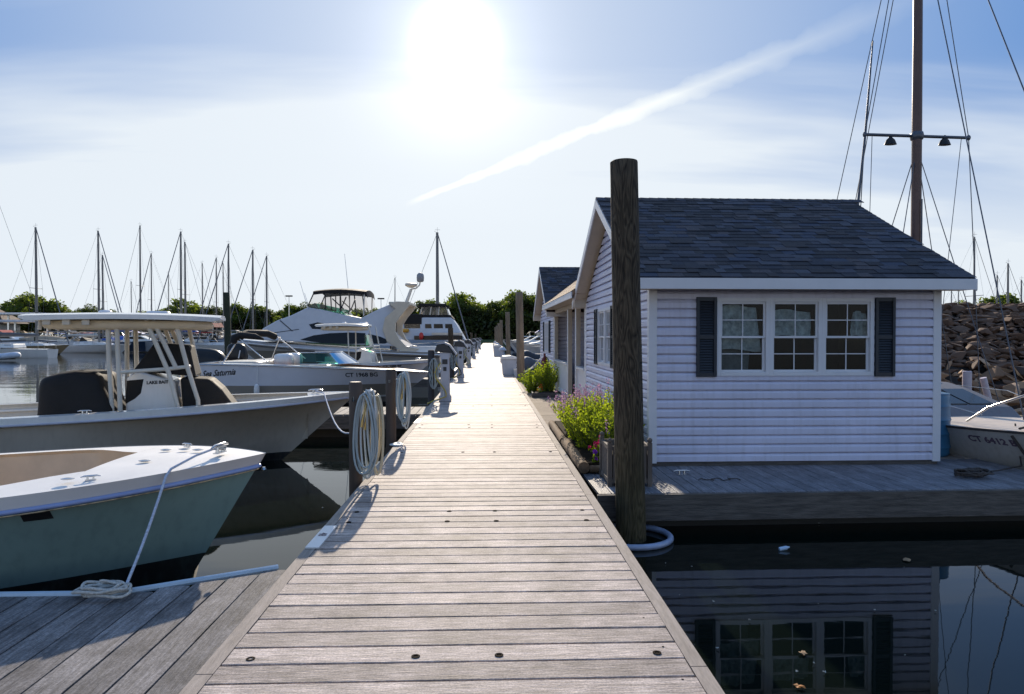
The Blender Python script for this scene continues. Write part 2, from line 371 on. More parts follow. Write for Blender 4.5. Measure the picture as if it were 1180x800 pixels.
grassm = mat('shore_grass', (.06, .085, .025), .9, var=.4, vs=.4)
def landstrip(pts, h, name):
    """a low bank: shoreline points, rising inland"""
    rows = []
    for k, (dy, z) in enumerate(((-1, -.5), (2, h * .5), (6, h), (60, h + .4), (400, h + 1))):
        rows.append([(x + rnd.uniform(-.6, .6), y + dy + rnd.uniform(-.5, .5), z) for x, y in pts])
    m = MB(); m.grid(rows); return tag(m.build(name, grassm, smooth=60), kind='structure')
landstrip([(-420 + i * 12, 196 + 5 * math.sin(i * .7)) for i in range(72)], 1.2, 'far_shore')

# ------------------------------------------------------------------ docks
dockm = mat('weathered_decking', (.52, .435, .385), .66, specks=.30, var=.42, vs=2.2, bump=.55, bs=11, st=(1.3, 16, 6), island=.2, spec=.13)
dockm2 = mat('weathered_decking_lengthwise', (.25, .232, .225), .75, specks=.30, var=.36, vs=2.2, bump=.55, bs=11, st=(16, 1.3, 6), island=.2, spec=.15)
edgem = mat('pale_edge_board', (.34, .29, .25), .75, spec=.1, var=.3, vs=3, bump=.4, bs=15, st=(10, 1.2, 6))
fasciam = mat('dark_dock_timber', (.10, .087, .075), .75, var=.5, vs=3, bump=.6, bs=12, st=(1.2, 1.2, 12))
floatm = mat('black_dock_float', (.02, .022, .022), .6, var=.4)
boltm = mat('rusty_bolt', (.016, .011, .008), .9, 0, spec=.05, var=.4)
def planks_x(m, x0, x1, y0, y1, z, wdt, gap, th=.035, jit=.0015):
    y = y0
    while y < y1 - .02:
        m.box(((x0 + x1) / 2 + rnd.uniform(-.003, .003), y + wdt / 2, z - th / 2 + rnd.uniform(-jit, jit)), (x1 - x0, wdt - gap, th), rx=rnd.gauss(0, .006), ry=rnd.gauss(0, .0006), rz=rnd.gauss(0, .0006)); y += wdt
def planks_y(m, x0, x1, y0, y1, z, wdt, gap, th=.035, jit=.0015, cut=None):
    x = x0
    while x < x1 - .02:
        a, b_ = (y0, y1) if cut is None else cut(x + wdt / 2)
        m.box((x + wdt / 2, (a + b_) / 2, z - th / 2 + rnd.uniform(-jit, jit)), (wdt - gap, b_ - a, th), ry=rnd.gauss(0, .005), rx=rnd.gauss(0, .0005), rz=rnd.gauss(0, .0008)); x += wdt
DZ = .5
t = thing('main_dock', 'long straight main walkway of weathered crosswise boards running away to the trees', 'dock', (0, 0, DZ))
m = MB(); planks_x(m, -1.305, .975, -4, 26, 0, .185, .017); m.build('decking', dockm, t, bevel=.003)
m = MB(); planks_x(m, -1.305, .975, 26, 172, 0, .185, .017); m.build('decking', dockm, t)
for sx, x0 in ((-1, -1.39), (1, .98)):
    m = MB(); y = -4
    while y < 172:
        l = 3.66; m.b2((x0, y, -.036), (x0 + .08, min(y + l - .008, 172), -.002)); y += l
    m.build('edge_board', edgem, t)
    xo = -1.385 if sx < 0 else 1.052
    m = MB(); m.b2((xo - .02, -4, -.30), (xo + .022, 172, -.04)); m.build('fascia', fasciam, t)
m = MB(); y = -3
while y < 172: m.b2((-1.2, y, -.62), (.9, y + 2.2, -.06)); y += 3
m.build('float', floatm, t)
for yy in (3.46, 6.0, 6.35, 9.6, 12.2, 12.6, 16, 19, 24):
    for xx in (-1.2, -.36, .07, .86):
        m = MB(); m.lathe([(.022, -.006), (.022, .004), (.012, .004), (.012, .001)], (xx + rnd.uniform(-.02, .02), yy, 0), 12); m.build('bolt', boltm, t)
for k in range(44):
    m = MB(); m.lathe([(.006, -.003), (.006, .002)], (rnd.choice((-1.24, .9)) + rnd.uniform(-.02, .02), -2 + k * .37 + rnd.uniform(-.03, .03), 0), 6); m.build('nail_head', boltm, t)

# foreground side dock at the left: long boards, a blue-white edge strip, a gusset at the corner
stripm = mat('pale_blue_edge_strip', (.42, .52, .60), .45, var=.15)
t = thing('finger_dock', 'grey side dock at the lower left with the rope pile lying on it', 'dock', (0, 0, DZ))
cut = lambda x: (3.0, 4.36 if x < -2.3 else 4.36 + (x + 2.3) * .52)
m = MB(); planks_y(m, -9.5, -1.44, 3, 4.4, -.004, .185, .012, cut=lambda x: (-1.0 if x > -3.4 else 1.2, cut(x)[1])); m.build('decking', dockm2, t, bevel=.003)
m = MB(); m.tube([(-9.5, 4.375, .0), (-2.32, 4.375, .0), (-1.46, 4.84, .0)], .022, 8); m.build('edge_strip', stripm, t)
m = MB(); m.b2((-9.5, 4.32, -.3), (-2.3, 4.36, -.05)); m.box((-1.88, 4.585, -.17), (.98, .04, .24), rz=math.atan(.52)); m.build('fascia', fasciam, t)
m = MB(); m.b2((-9.3, 1.6, -.6), (-1.6, 4.1, -.06)); m.build('float', floatm, t)
t = thing('finger_dock', 'sunlit side dock beyond the big T-top boat, behind the two hose posts', 'dock', (0, 0, DZ))
m = MB(); planks_y(m, -11.5, -1.44, 14.4, 15.9, -.004, .185, .012); m.build('decking', dockm2, t)
m = MB(); m.b2((-11.5, 14.34, -.3), (-1.44, 14.39, -.03)); m.build('fascia', fasciam, t)
m = MB(); m.b2((-11.2, 14.6, -.6), (-1.7, 15.7, -.06)); m.build('float', floatm, t)
for i, y0 in enumerate((26.2, 40.5, 55, 69, 84)):
    t = thing('finger_dock', ['side dock between the runabout row and the large cruiser', 'side dock behind the large grey cruiser', 'side dock beyond the blue hulled trawler',
              'narrow side dock far along the walkway', 'last narrow side dock before the trees'][i], 'dock', (0, 0, DZ))
    m = MB(); planks_y(m, -12.5, -1.44, y0, y0 + 1.1, -.004, .185, .012); m.build('decking', dockm2, t)
    m = MB(); m.b2((-12.5, y0 - .04, -.3), (-1.44, y0 - .005, -.03)); m.build('fascia', fasciam, t)
# white slip-number plates lying on the dock edge
plm = mat('white_sign_plate', (.75, .75, .73), .4, var=.06); ink = mat('faded_ink', (.12, .08, .11), .6)
for (x, y, rz, lb) in ((-1.33, 5.56, -.01, 'white number plate on the dock edge by the front hose post shadow'), (-1.33, 13.1, .0, 'white number plate on the dock edge by the second hose post')):
    t = thing('number_plate', lb, 'sign', (x, y, DZ + .0), rz, 'slip number plates on the dock')
    m = MB(); m.b2((-.052, -.3, 0), (.052, .3, .012)); m.build('plate', plm, t, bevel=.002)
    lettering('lettering', '48' if y < 8 else '50', .09, ink, t, lambda a, b_: (b_ * 1 - .03, -a + .08, .0135), bold=.002)

# ------------------------------------------------------------------ cottage float
HX, HY, HR = 2.09, 8.9, R(.5)
deckbl = mat('grey_deck_boards', (.24, .24, .26), .6, specks=.25, spec=.25, var=.35, vs=2.2, bump=.5, bs=11, st=(16, 1.3, 6), island=.15)
deckbx = mat('brown_walk_boards', (.30, .24, .185), .8, spec=.08, var=.3, vs=2.2, bump=.5, bs=11, st=(1.3, 16, 6), island=.15)
t = thing('house_deck', 'low timber deck carrying the white cottage, its dark fascia facing the open water', 'deck', (HX, HY, .42), R(1.3))
m = MB(); planks_y(m, -.95, 4.55, -1.52, .3, 0, .143, .007); m.build('decking', deckbl, t, bevel=.002)
m = MB(); planks_x(m, -.93, .1, .305, 16.5, 0, .143, .007); m.build('walk_decking', deckbx, t)
m = MB(); m.b2((.105, .305, -.04), (4.45, 17, -.004)); m.b2((4.46, .305, -.04), (4.55, 17, .012)); m.build('side_decking', edgem, t)
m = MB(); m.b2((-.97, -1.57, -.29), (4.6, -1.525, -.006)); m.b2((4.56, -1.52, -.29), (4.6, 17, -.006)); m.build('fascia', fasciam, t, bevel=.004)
m = MB(); m.b2((-.8, -1.3, -.5), (4.4, 17, -.05)); m.build('float', floatm, t)
for xx, yy in ((.2, -1.58), (1.7, -1.58), (3.1, -1.58), (4.2, -1.58)):
    pass
# ------------------------------------------------------------------ cottages
siding = mat('white_vinyl_siding', (.64, .64, .76), .42, var=.09, vs=1.2, streak=.22)
trim = mat('white_house_trim', (.70, .70, .72), .4, var=.04)
tansoff = mat('tan_soffit', (.50, .43, .34), .6, var=.1)
shut = mat('black_shutter', (.022, .027, .036), .5, var=.2)
shing = mat('dark_shingles', (.1, .1, .1), .85, var=.3, vs=30, bump=.6, bs=120,
            ramp=[(.022, .023, .03), (.035, .034, .042), (.05, .052, .07), (.028, .03, .042), (.062, .055, .062), (.04, .048, .075), (.025, .024, .03), (.062, .066, .085), (.033, .03, .034)])
shingt = mat('tan_shingles', (.1, .1, .1), .85, var=.3, vs=30, bump=.6, bs=120, ramp=[(.30, .19, .12), (.36, .24, .15), (.26, .17, .11), (.4, .28, .19)])
inner = mat('dim_interior', (.03, .026, .022), .8, var=.2)
curt = mat('crumpled_curtain', (.62, .72, .78), .5, var=.5, vs=14, bump=1, bs=22)
winglass = glass('window_glass', (.62, .68, .68), ior=1.3)
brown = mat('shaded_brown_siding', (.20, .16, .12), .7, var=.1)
FW = lambda x0, y0: (lambda u, n, z: (x0 + u, y0 - n, z))       # front wall facing the camera side
LW = lambda x0, y0: (lambda u, n, z: (x0 - n, y0 + u, z))       # left wall facing the dock

def sidingwall(m, W, lims, z0, z1, ops=(), course=.117, pr=.021, top=None):
    """courses of lap siding, cut round the openings; lims(z) -> (u0, u1)"""
    zc = z0
    while zc < z1 - 1e-4:
        ze = min(zc + course, z1)
        PF = ((0, 1), (.55, 1), (.80, .1), (.86, -1.1), (1, -1.2))
        def pf(z):
            f = (z - zc) / course
            for (a, p), (b_, q) in zip(PF, PF[1:]):
                if f <= b_ + 1e-6: return pr * (p + (q - p) * (f - a) / (b_ - a))
            return -pr * 1.2
        cuts = sorted({zc, ze} | {zc + course * q for q in (.55, .80, .86) if zc + course * q < ze} | {q for o in ops for q in (o[2], o[3]) if zc < q < ze})
        for za, zb in zip(cuts, cuts[1:]):
            pa, pb = pf(za), pf(zb)
            a0, a1 = lims(za); b0, b1 = lims(zb)
            holes = sorted((o[0], o[1]) for o in ops if o[2] < (za + zb) / 2 < o[3])
            segs = []; u = None
            edges = [(a0, b0)] + [e for h in holes for e in ((h[0],) * 2, (h[1],) * 2)] + [(a1, b1)]
            for i in range(0, len(edges), 2):
                (l0, l1), (r0, r1) = edges[i], edges[i + 1]
                m.add([W(l0, pa, za), W(r0, pa, za), W(r1, pb, zb), W(l1, pb, zb)], [(0, 1, 2, 3)])
                if abs(za - zc) < 1e-6:
                    m.add([W(l0, pa, za), W(r0, pa, za), W(r0, -.026, za + .001), W(l0, -.026, za + .001)], [(3, 2, 1, 0)])
        zc += course

def window(par, W, u0, u1, z0, z1, curtain=None, cmat=None):
    c = .05; f = MB()
    f.b2(W(u0, -.05, z0), W(u0 + c, .034, z1)); f.b2(W(u1 - c, -.05, z0), W(u1, .034, z1))
    f.b2(W(u0 + c, -.05, z1 - c), W(u1 - c, .034, z1)); f.b2(W(u0 + c, -.05, z0), W(u1 - c, .036, z0 + c))
    o = f.build('window', trim, par, bevel=.003)
    zm = (z0 + z1) / 2; a, b_ = u0 + c, u1 - c
    for (q0, q1, n0) in ((zm - .015, z1 - c, .010), (z0 + c, zm + .015, -.018)):
        s = MB(); r = .028
        s.b2(W(a, n0 - .02, q0), W(a + r, n0, q1)); s.b2(W(b_ - r, n0 - .02, q0), W(b_, n0, q1))
        s.b2(W(a + r, n0 - .02, q1 - r), W(b_ - r, n0, q1)); s.b2(W(a + r, n0 - .02, q0), W(b_ - r, n0, q0 + r))
        s.build('sash', trim, o, bevel=.002)
        g = MB(); g.b2(W((a + b_) / 2 - .006, n0 - .012, q0 + r), W((a + b_) / 2 + .006, n0 - .004, q1 - r))
        g.b2(W(a + r, n0 - .011, (q0 + q1) / 2 - .006), W(b_ - r, n0 - .005, (q0 + q1) / 2 + .006)); g.build('muntin', trim, o)
        p = MB(); p.add([W(a + r, n0 - .014, q0 + r), W(b_ - r, n0 - .014, q0 + r), W(b_ - r, n0 - .014, q1 - r), W(a + r, n0 - .014, q1 - r)], [(0, 1, 2, 3)])
        p.build('pane', winglass, o)
    if curtain:
        x0, x1, y0, y1, sk = curtain; k = MB(); rows = []
        for i in range(15):
            v = i / 14; row = []
            for j in range(19):
                u = j / 18
                row.append(W(x0 + (x1 - x0) * u + sk * (1 - v) * (u - .5), -.09 - .025 * math.sin(u * 17 + v * 3) - .02 * noise.noise(V((u * 5, v * 5, x0 * 9))), y0 + (y1 - y0) * v + .02 * math.sin(u * 5)))
            rows.append(row)
        k.grid(rows); k.build('curtain', cmat or curt, o, smooth=80)
    return o
def shutter(par, W, u0, u1, z0, z1):
    s = MB(); s.b2(W(u0, .0, z0), W(u0 + .035, .042, z1)); s.b2(W(u1 - .035, .0, z0), W(u1, .042, z1))
    s.b2(W(u0 + .035, 0, z0), W(u1 - .035, .033, z0 + .05)); s.b2(W(u0 + .035, 0, z1 - .05), W(u1 - .035, .033, z1)); s.b2(W(u0 + .035, 0, (z0 + z1) / 2 - .025), W(u1 - .035, .033, (z0 + z1) / 2 + .025))
    z = z0 + .05
    while z < z1 - .06:
        p = [W(u0 + .03, .008, z), W(u1 - .03, .008, z), W(u1 - .03, .028, z + .004), W(u0 + .03, .028, z + .004), W(u0 + .03, .010, z + .034), W(u1 - .03, .010, z + .034)]
        s.add(p, [(0, 1, 2, 3), (3, 2, 5, 4)]); z += .034
    return s.build('shutter', shut, par)

def cottage(name, label, loc, Wd, D, front, side, ridge=4.0, eave=2.42, ov=.30, ovl=.25, mats=(shing,), backside=True):
    t = thing(name, label, 'house', loc, HR)
    wt = 2.36; sl = (ridge - eave) / (D / 2 + ov)
    ZB = .06
    fo = [(u0, u1, z0, z1) for (u0, u1, z0, z1, *_) in front]; so_ = [(u0, u1, z0, z1) for (u0, u1, z0, z1, *_) in side]
    m = MB(); sidingwall(m, FW(0, 0), lambda z: (.0, Wd), ZB, wt, fo); m.build('front_wall', siding, t)
    gt = lambda z: (0, D) if z <= wt else ((z - wt) / sl, D - (z - wt) / sl)
    m = MB(); sidingwall(m, LW(0, 0), gt, ZB, wt + sl * D / 2 - .02, so_); m.build('gable_wall', siding, t)
    m = MB(); sidingwall(m, lambda u, n, z: (Wd + n, D - u, z), gt, ZB, wt + sl * D / 2 - .02); m.build('gable_wall', siding, t)
    m = MB(); sidingwall(m, lambda u, n, z: (Wd - u, D + n, z), lambda z: (0, Wd), ZB, wt); m.build('back_wall', siding, t)
    m = MB(); m.b2((.0, .0, -.02), (Wd, D, .055)); m.build('base_frame', fasciam, t)
    m = MB(); m.b2((.05, .05, .06), (Wd - .05, D - .05, .07)); m.b2((.05, .05, 2.30), (Wd - .05, D - .05, 2.32)); m.b2((.06, D * .45, .07), (Wd - .05, D * .45 + .05, 2.3)); m.b2((.03, .03, .07), (.05, D * .45, 2.3)); m.b2((Wd - .05, .03, .07), (Wd - .03, D * .45, 2.3)); m.build('room', inner, t)
    for cx_, cy_ in ((0, 0), (Wd, 0), (0, D), (Wd, D)):
        a = .026; sx = -1 if cx_ == 0 else 1; sy = -1 if cy_ == 0 else 1; m = MB()
        m.b2((cx_ + sx * a, cy_ + sy * a, ZB - .02), (cx_ - sx * .08, cy_ + sy * .001, wt)); m.b2((cx_ + sx * a, cy_ - sy * .0, ZB - .02), (cx_ + sx * .001, cy_ - sy * .08, wt))
        m.build('corner_trim', trim, t, bevel=.002)
    # roof slabs
    x0, x1 = -ovl, Wd + ovl + .03; rf = MB(); th = .06
    ys = [(-ov, eave), (D / 2, ridge), (D + ov, eave)]
    rf.add([(x, y, z) for x in (x0, x1) for y, z in ys] + [(x, y, z - th) for x in (x0, x1) for y, z in ys],
           [(0, 1, 4, 3), (1, 2, 5, 4), (6, 9, 10, 7), (7, 10, 11, 8), (0, 3, 9, 6), (2, 8, 11, 5), (0, 6, 7, 1), (1, 7, 8, 2), (3, 4, 10, 9), (4, 5, 11, 10)])
    ro = rf.build('roof', mats[0], t)
    run = D / 2 + ov; L_ = math.hypot(run, ridge - eave); ang = math.atan(sl)
    for sgn in (1, -1):
        s = MB(); d = 0; k = 0; exp_ = .135
        while d < L_ - .02:
            x = x0 - .01 - rnd.uniform(0, .2)
            while x < x1 + .01:
                wdt = rnd.choice((.13, .17, .2, .27, .33)); a, b_ = max(x, x0 - .015), min(x + wdt, x1 + .015)
                if b_ - a > .02:
                    lift = rnd.choice((.006, .006, .012)); e = min(exp_ + .03, L_ - d + .02); cl = d + e / 2 - .01
                    yy = -ov + cl * math.cos(ang) - math.sin(ang) * (lift + .004 - (.006)); zz = eave + cl * math.sin(ang) + math.cos(ang) * (lift + .004)
                    if sgn < 0: yy = D - yy
                    s.box(((a + b_) / 2, yy, zz), (b_ - a - .003, e, .006), rx=sgn * (ang - .045))
                x += wdt
            d += exp_; k += 1
        s.build('shingle_course', mats[0], ro)
    cap = MB(); x = x0 - .01
    while x < x1:
        for sgn in (1, -1): cap.box((x + .09, D / 2 - sgn * .07, ridge + .018 - .07 * sl), (.19, .15, .008), rx=sgn * ang, ry=.04)
        x += .15
    cap.build('ridge_cap', mats[0], ro)
    for y, s in ((-ov, -1), (D + ov, 1)):
        m = MB(); m.b2((x0 - .012, y + s * .0, eave - .145), (x1 + .012, y + s * .022, eave - .008)); m.build('fascia', trim, t, bevel=.003)
        m = MB(); m.b2((x0, y - s * .005, eave - .135), (x1, (0 if s < 0 else D) + s * .02, eave - .12)); m.build('soffit', tansoff, t)
    for x, s in ((x0, -1), (x1, 1)):
        for yy, q in ((-ov, 1), (D + ov, -1)):
            m = MB(); yr = D / 2; hh = .15
            P = [(yy, eave - .01), (yr, ridge - .01), (yr, ridge - hh - .01), (yy, eave - hh - .01)]
            m.add([(x, a, b_) for a, b_ in P] + [(x + s * .022, a, b_) for a, b_ in P], [(0, 1, 2, 3), (7, 6, 5, 4), (0, 4, 5, 1), (1, 5, 6, 2), (2, 6, 7, 3), (3, 7, 4, 0)])
            m.build('rake_board', trim, t)
            m = MB(); xi = 0 if s < 0 else Wd
            m.add([(x, yy, eave - .13), (xi, yy, eave - .13), (xi, yr, ridge - .13), (x, yr, ridge - .13)], [(0, 1, 2, 3)]); m.build('soffit', tansoff, t)
            m = MB(); ye = 0 if yy < 0 else D
            m.add([(x, yy, eave - .14), (x, ye, eave - .14), (x, ye, eave - .10 + abs(ye - yy) * sl), (xi, yy, eave - .14), (xi, ye, eave - .14), (xi, ye, eave - .10 + abs(ye - yy) * sl)], [(0, 1, 2), (5, 4, 3), (1, 4, 5, 2), (0, 3, 4, 1)])
            m.build('eave_return', tansoff, t)
    for (u0, u1, z0, z1, *c) in front:
        n = c[0]; wd_ = (u1 - u0) / n
        for i in range(n): window(t, FW(0, 0), u0 + i * wd_, u0 + (i + 1) * wd_, z0, z1, c[1][i] if len(c) > 1 else None)
        if len(c) > 2 and c[2]:
            shutter(t, FW(0, -.016), u0 - .27, u0 - .01, z0 - .01, z1 + .01); shutter(t, FW(0, -.016), u1 + .01, u1 + .27, z0 - .01, z1 + .01)
    for (u0, u1, z0, z1, *c) in side:
        n = c[0]; wd_ = (u1 - u0) / n
        for i in range(n): window(t, LW(0, 0), u0 + i * wd_, u0 + (i + 1) * wd_, z0, z1, c[1][i] if len(c) > 1 else None)
        shutter(t, LW(-.016, 0), u0 - .27, u0 - .01, z0 - .01, z1 + .01); shutter(t, LW(-.016, 0), u1 + .01, u1 + .27, z0 - .01, z1 + .01)
    return t
h1 = cottage('cottage', 'white clapboard cottage with dark shingle roof and three joined windows facing the water', (HX, HY, .42), 3.82, 5.5,
             [(.86, 2.94, 1.17, 2.18, 3, [(.95, 1.42, 1.50, 2.08, .12), (1.62, 2.16, 1.68, 2.02, -.05), (2.72, 2.90, 1.68, 2.0, .06)], 1)],
             [(2.55, 3.95, 1.17, 2.18, 2, [(2.65, 3.2, 1.7, 2.1, .0), None])])
m = MB(); m.box((1.15, .22, 1.42), (.45, .02, .45), ry=.08); m.build('curtain', mat('dim_lower_curtain', (.2, .23, .25), .8, var=.3, vs=10), h1)
m = MB(); m.tube([(.5, -.035, .75), (.515, -.035, .6)], .02); 
p2 = (HX - math.sin(HR) * 12.0, HY + math.cos(HR) * 12.0, .42)
h2 = cottage('cottage', 'farther white cottage with plain dark roof beyond the open porch', p2, 4.0, 4.8,
             [], [(1.3, 3.1, 1.17, 2.18, 3, [None, (1.95, 2.4, 1.5, 2.1, 0), None])])

# porch that links them
t = thing('covered_porch', 'open porch with tan shingle roof and white half walls linking the two cottages', 'porch', (HX, HY, .42), HR)
y0, y1 = 5.56, 11.97
m = MB(); m.b2((-.02, y0 + .02, -.01), (2.6, y1 - .02, .10)); m.build('porch_floor', deckbx, t)
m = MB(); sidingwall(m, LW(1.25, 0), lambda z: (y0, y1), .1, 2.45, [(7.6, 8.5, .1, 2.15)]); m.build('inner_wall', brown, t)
d_ = MB(); d_.b2((1.27, 7.62, .11), (1.31, 8.48, 2.14)); do = d_.build('door', shut, t); m = MB(); m.blob((1.24, 7.7, 1.1), (.05, .05, .05)); m.build('door_knob', steel, do)
for a in (y0 + .08, 7.12, 8.62, y1 - .1):
    m = MB(); m.b2((-.02, a - .07, .1), (.05, a + .07, 2.36)); m.build('post', trim, t, bevel=.004)
    m = MB(); m.b2((-.01, a - .09, .1), (.09, a - .072, 2.35)); m.build('post_casing', tansoff, t)
for a, b_ in ((y0 + .17, 7.02), (8.72, y1 - .2)):
    m = MB(); m.b2((.02, a, .1), (.07, b_, .95)); m.build('half_wall', trim, t)
    m = MB(); m.b2((-.04, a, .95), (.13, b_, 1.0)); m.b2((-.005, a, .12), (.018, a + .08, .948)); m.b2((-.005, b_ - .08, .12), (.018, b_, .948)); m.b2((-.005, a + .08, .12), (.018, b_ - .08, .22)); m.build('cap_rail', white, t, bevel=.004)
m = MB(); m.b2((-.01, y0 + .02, 2.36), (.12, y1 - .02, 2.52)); m.build('header', tansoff, t)
m = MB(); m.b2((-.36, y0 - .3, 2.47), (-.335, y1 + .2, 2.60)); m.build('fascia', trim, t, bevel=.003)
m = MB(); m.b2((-.33, y0 + .0, 2.475), (-.015, y1, 2.49)); m.build('soffit', tansoff, t)
rf = MB(); ang = math.atan(.74)
rf.add([(-.35, y0 - .3, 2.6), (-.35, y1 + .2, 2.6), (1.6, y1 + .2, 2.6 + 1.95 * .74), (1.6, y0 + .05, 2.6 + 1.95 * .74), (-.35, y0 - .3, 2.55), (-.35, y1 + .2, 2.55), (3.5, y1 + .2, 2.6), (3.5, y0 + .05, 2.6)],
       [(0, 3, 2, 1), (4, 5, 6, 7), (0, 1, 5, 4), (3, 7, 6, 2), (0, 4, 7, 3), (1, 2, 6, 5)])
ro = rf.build('roof', shingt, t)
s = MB(); d = 0
while d < 2.35:
    y = y0 - .28
    while y < y1 + .15:
        wdt = rnd.choice((.17, .25, .33)); s.box((-.35 + (d + .07) * math.cos(ang), y + wdt / 2, 2.6 + (d + .07) * math.sin(ang) + .012), (.17, wdt - .004, .007), ry=-(ang - .05)); y += wdt
    d += .135
s.build('shingle_course', shingt, ro)
m = MB(); m.b2((-.14, y0 - .6, -.0), (-.04, y1 + .3, .10)); m.build('step_board', edgem, t, bevel=.004)
# red chair inside the porch
redm = mat('red_plastic', (.35, .02, .025), .45, var=.15)
def loc(x, y, z): return V((HX, HY, .42)) + Matrix.Rotation(HR, 3, 'Z') @ V((x, y, z))
t = thing('porch_chair', 'red round backed chair inside the porch behind the half wall', 'chair', loc(.55, 6.15, .1), R(200))
m = MB(); m.box((0, 0, .42), (.5, .48, .05)); m.build('seat', redm, t, bevel=.01)
m = MB(); m.prism([(-.26, .46), (.26, .46), (.27, .8), (.2, 1.02), (.08, 1.1), (-.08, 1.1), (-.2, 1.02), (-.27, .8)], .2, .25); m.build('backrest', redm, t, bevel=.01)
for a in (-.22, .22):
    for b_ in (-.2, .2):
        m = MB(); m.tube([(a, b_, .4), (a * 1.15, b_ * 1.15, 0)], .02); m.build('leg', redm, t)
# ------------------------------------------------------------------ boats
def smooth(a, b, x): x = min(1, max(0, (x - a) / (b - a))); return x * x * (3 - 2 * x)
class Hull:
    def __init__(s, L, B, fs, fb, rake=.8, draft=.35, tm=.45, p=2.3, stern=.9, flare=1.5, chz=.12, zcb=.5, sd=None, ce=.22, zp=1.6, cf=.9):
        s.__dict__.update(locals())
    def b(s, t):
        if t < s.tm: return s.B / 2 * (s.stern + (1 - s.stern) * smooth(0, s.tm, t))
        return s.B / 2 * max(0, 1 - ((t - s.tm) / (1 - s.tm)) ** s.p)
    def zs(s, t):
        z = s.fs + (s.fb - s.fs) * t ** s.zp
        if s.sd: z -= s.sd[1] * (1 - smooth(0, s.sd[0], t))
        return z
    def zk(s, t): return -s.draft * (1 - .9 * smooth(.72, 1, t))
    def zc(s, t): return -.02 + s.chz * t + (s.zcb * s.fb) * t ** 5
    def x(s, t, z):
        zk = s.zk(t); h = min(1, max(0, (z - zk) / (s.zs(t) - zk))); return t * s.L - s.rake * (1 - h) * t ** 4
    def sec(s, t):
        b = s.b(t); bc = b * (s.cf - (s.cf - s.ce) * smooth(.45, 1, t)); zk, zc, zs = s.zk(t), min(s.zc(t), s.zs(t) * .8), s.zs(t)
        P = [(0, zk), (bc * .5, zk * .55 + zc * .45), (bc, zc)]
        for q in (.02, .2, .4, .6, .8, .93, 1): P.append((bc + (b - bc) * q ** s.flare + (.03 * s.B / 2.5 if q == .02 and t < .9 else 0) * 0, zc + (zs - zc) * q))
        return [(s.x(t, z), y, z) for y, z in P]
    def hbx(s, x, z):
        """half breadth of the hull at a distance x along the boat and a height z"""
        lo, hi = 0., 1.
        for _ in range(24):
            m = (lo + hi) / 2
            if s.x(m, z) < x: lo = m
            else: hi = m
        if s.x(1, z) <= x: return 0
        S = s.sec(lo)
        for (x0, y0, z0), (x1, y1, z1) in zip(S, S[1:]):
            if z0 <= z <= z1: return y0 + (y1 - y0) * (z - z0) / max(1e-6, z1 - z0)
        return S[-1][1] if z > S[-1][2] else 0
    def ts(s, extra=()):
        T = {1 - (1 - i / 34) ** 1.6 for i in range(35)} | set(extra); return sorted(T)
    def hull(s, m, parent, name='hull', tcut=()):
        mb = MB(); rows = []
        for t in s.ts(tcut):
            S = s.sec(t); rows.append([(x, -y, z) for x, y, z in S[::-1]] + S[1:])
        mb.grid(rows, flip=True); mb.add(rows[0], [tuple(range(len(rows[0])))])
        s.bvh = BVHTree.FromPolygons([V(v) for v in mb.v], mb.f)
        return mb.build(name, m, parent, smooth=35)
    def side(s, x, z, sg, out=.004):
        """point on the hull's side; sg=-1 is the -y side"""
        h = s.bvh.ray_cast(V((x, sg * 5, z)), V((0, -sg, 0)))
        y = h[0].y if h[0] is not None else sg * .1
        return (x, y + sg * out, z)
    def edge(s, dz=0, off=0, t0=0, t1=1, n=40):
        """sheer line points from port stern round the bow to starboard stern"""
        T = [t0 + (t1 - t0) * (1 - (1 - i / n) ** 1.6) for i in range(n + 1)]
        P = []
        for t in T:
            z = s.zs(t) + dz; P.append(V((s.x(t, z) + off * smooth(.8, 1, t), (s.b(t) + off), z)))
        if t1 >= 1: P[-1].y = 0
        return P
    def rail(s, parent, name, m, dz, r, off=.01, n=6, t0=0, t1=1):
        P = s.edge(dz, off, t0, t1); Q = [V((p.x, -p.y, p.z)) for p in P]
        mb = MB()
        if t1 >= 1: mb.tube(P + Q[::-1][1:], r, n)
        else: mb.tube(P, r, n); mb.tube(Q, r, n)
        return mb.build(name, m, parent, smooth=60)
    def band(s, parent, name, m, z0, z1, off=.008):
        mb = MB(); P0 = s.edge(z0, off); P1 = s.edge(z1, off)
        rows = [[p, q] for p, q in zip(P0, P1)] + [[V((p.x, -p.y, p.z)), V((q.x, -q.y, q.z))] for p, q in list(zip(P0, P1))[::-1][1:]]
        mb.grid(rows); return mb.build(name, m, parent, smooth=50)
    def deck(s, parent, t0, t1, w, dm, lm, sole, crown=.05, lip=.03, wf=None, sdz=0, back=.0):
        """deck plate with a cockpit opening between t0 and t1, liner and sole"""
        T = s.ts((t0, t1)); mb = MB(); wf = wf or (lambda t: w)
        def cr(t, y): b = max(s.b(t), .02); return s.zs(t) + sdz + crown * (b / (s.B / 2)) * (1 - min(1, abs(y) / b) ** 2)
        def row(t, inn, sg, n=5):
            b = s.b(t) + .004; out = []
            for k in range(n + 1):
                y = b + (inn - b) * k / n; out.append((s.x(t, s.zs(t)), sg * y, cr(t, y)))
            return out
        for sg in (1, -1):
            A = [row(t, 0, sg) for t in T if t <= t0]; C = [row(t, 0, sg) for t in T if t >= t1]
            Bq = [row(t, max(.03, s.b(t) - wf(t)), sg) for t in T if t0 <= t <= t1]
            for G in (A, Bq, C):
                if len(G) > 1: mb.grid(G, flip=sg > 0)
        o = mb.build('deck', dm, parent, smooth=40)
        Ti = [t for t in T if t0 <= t <= t1]; ls = MB()
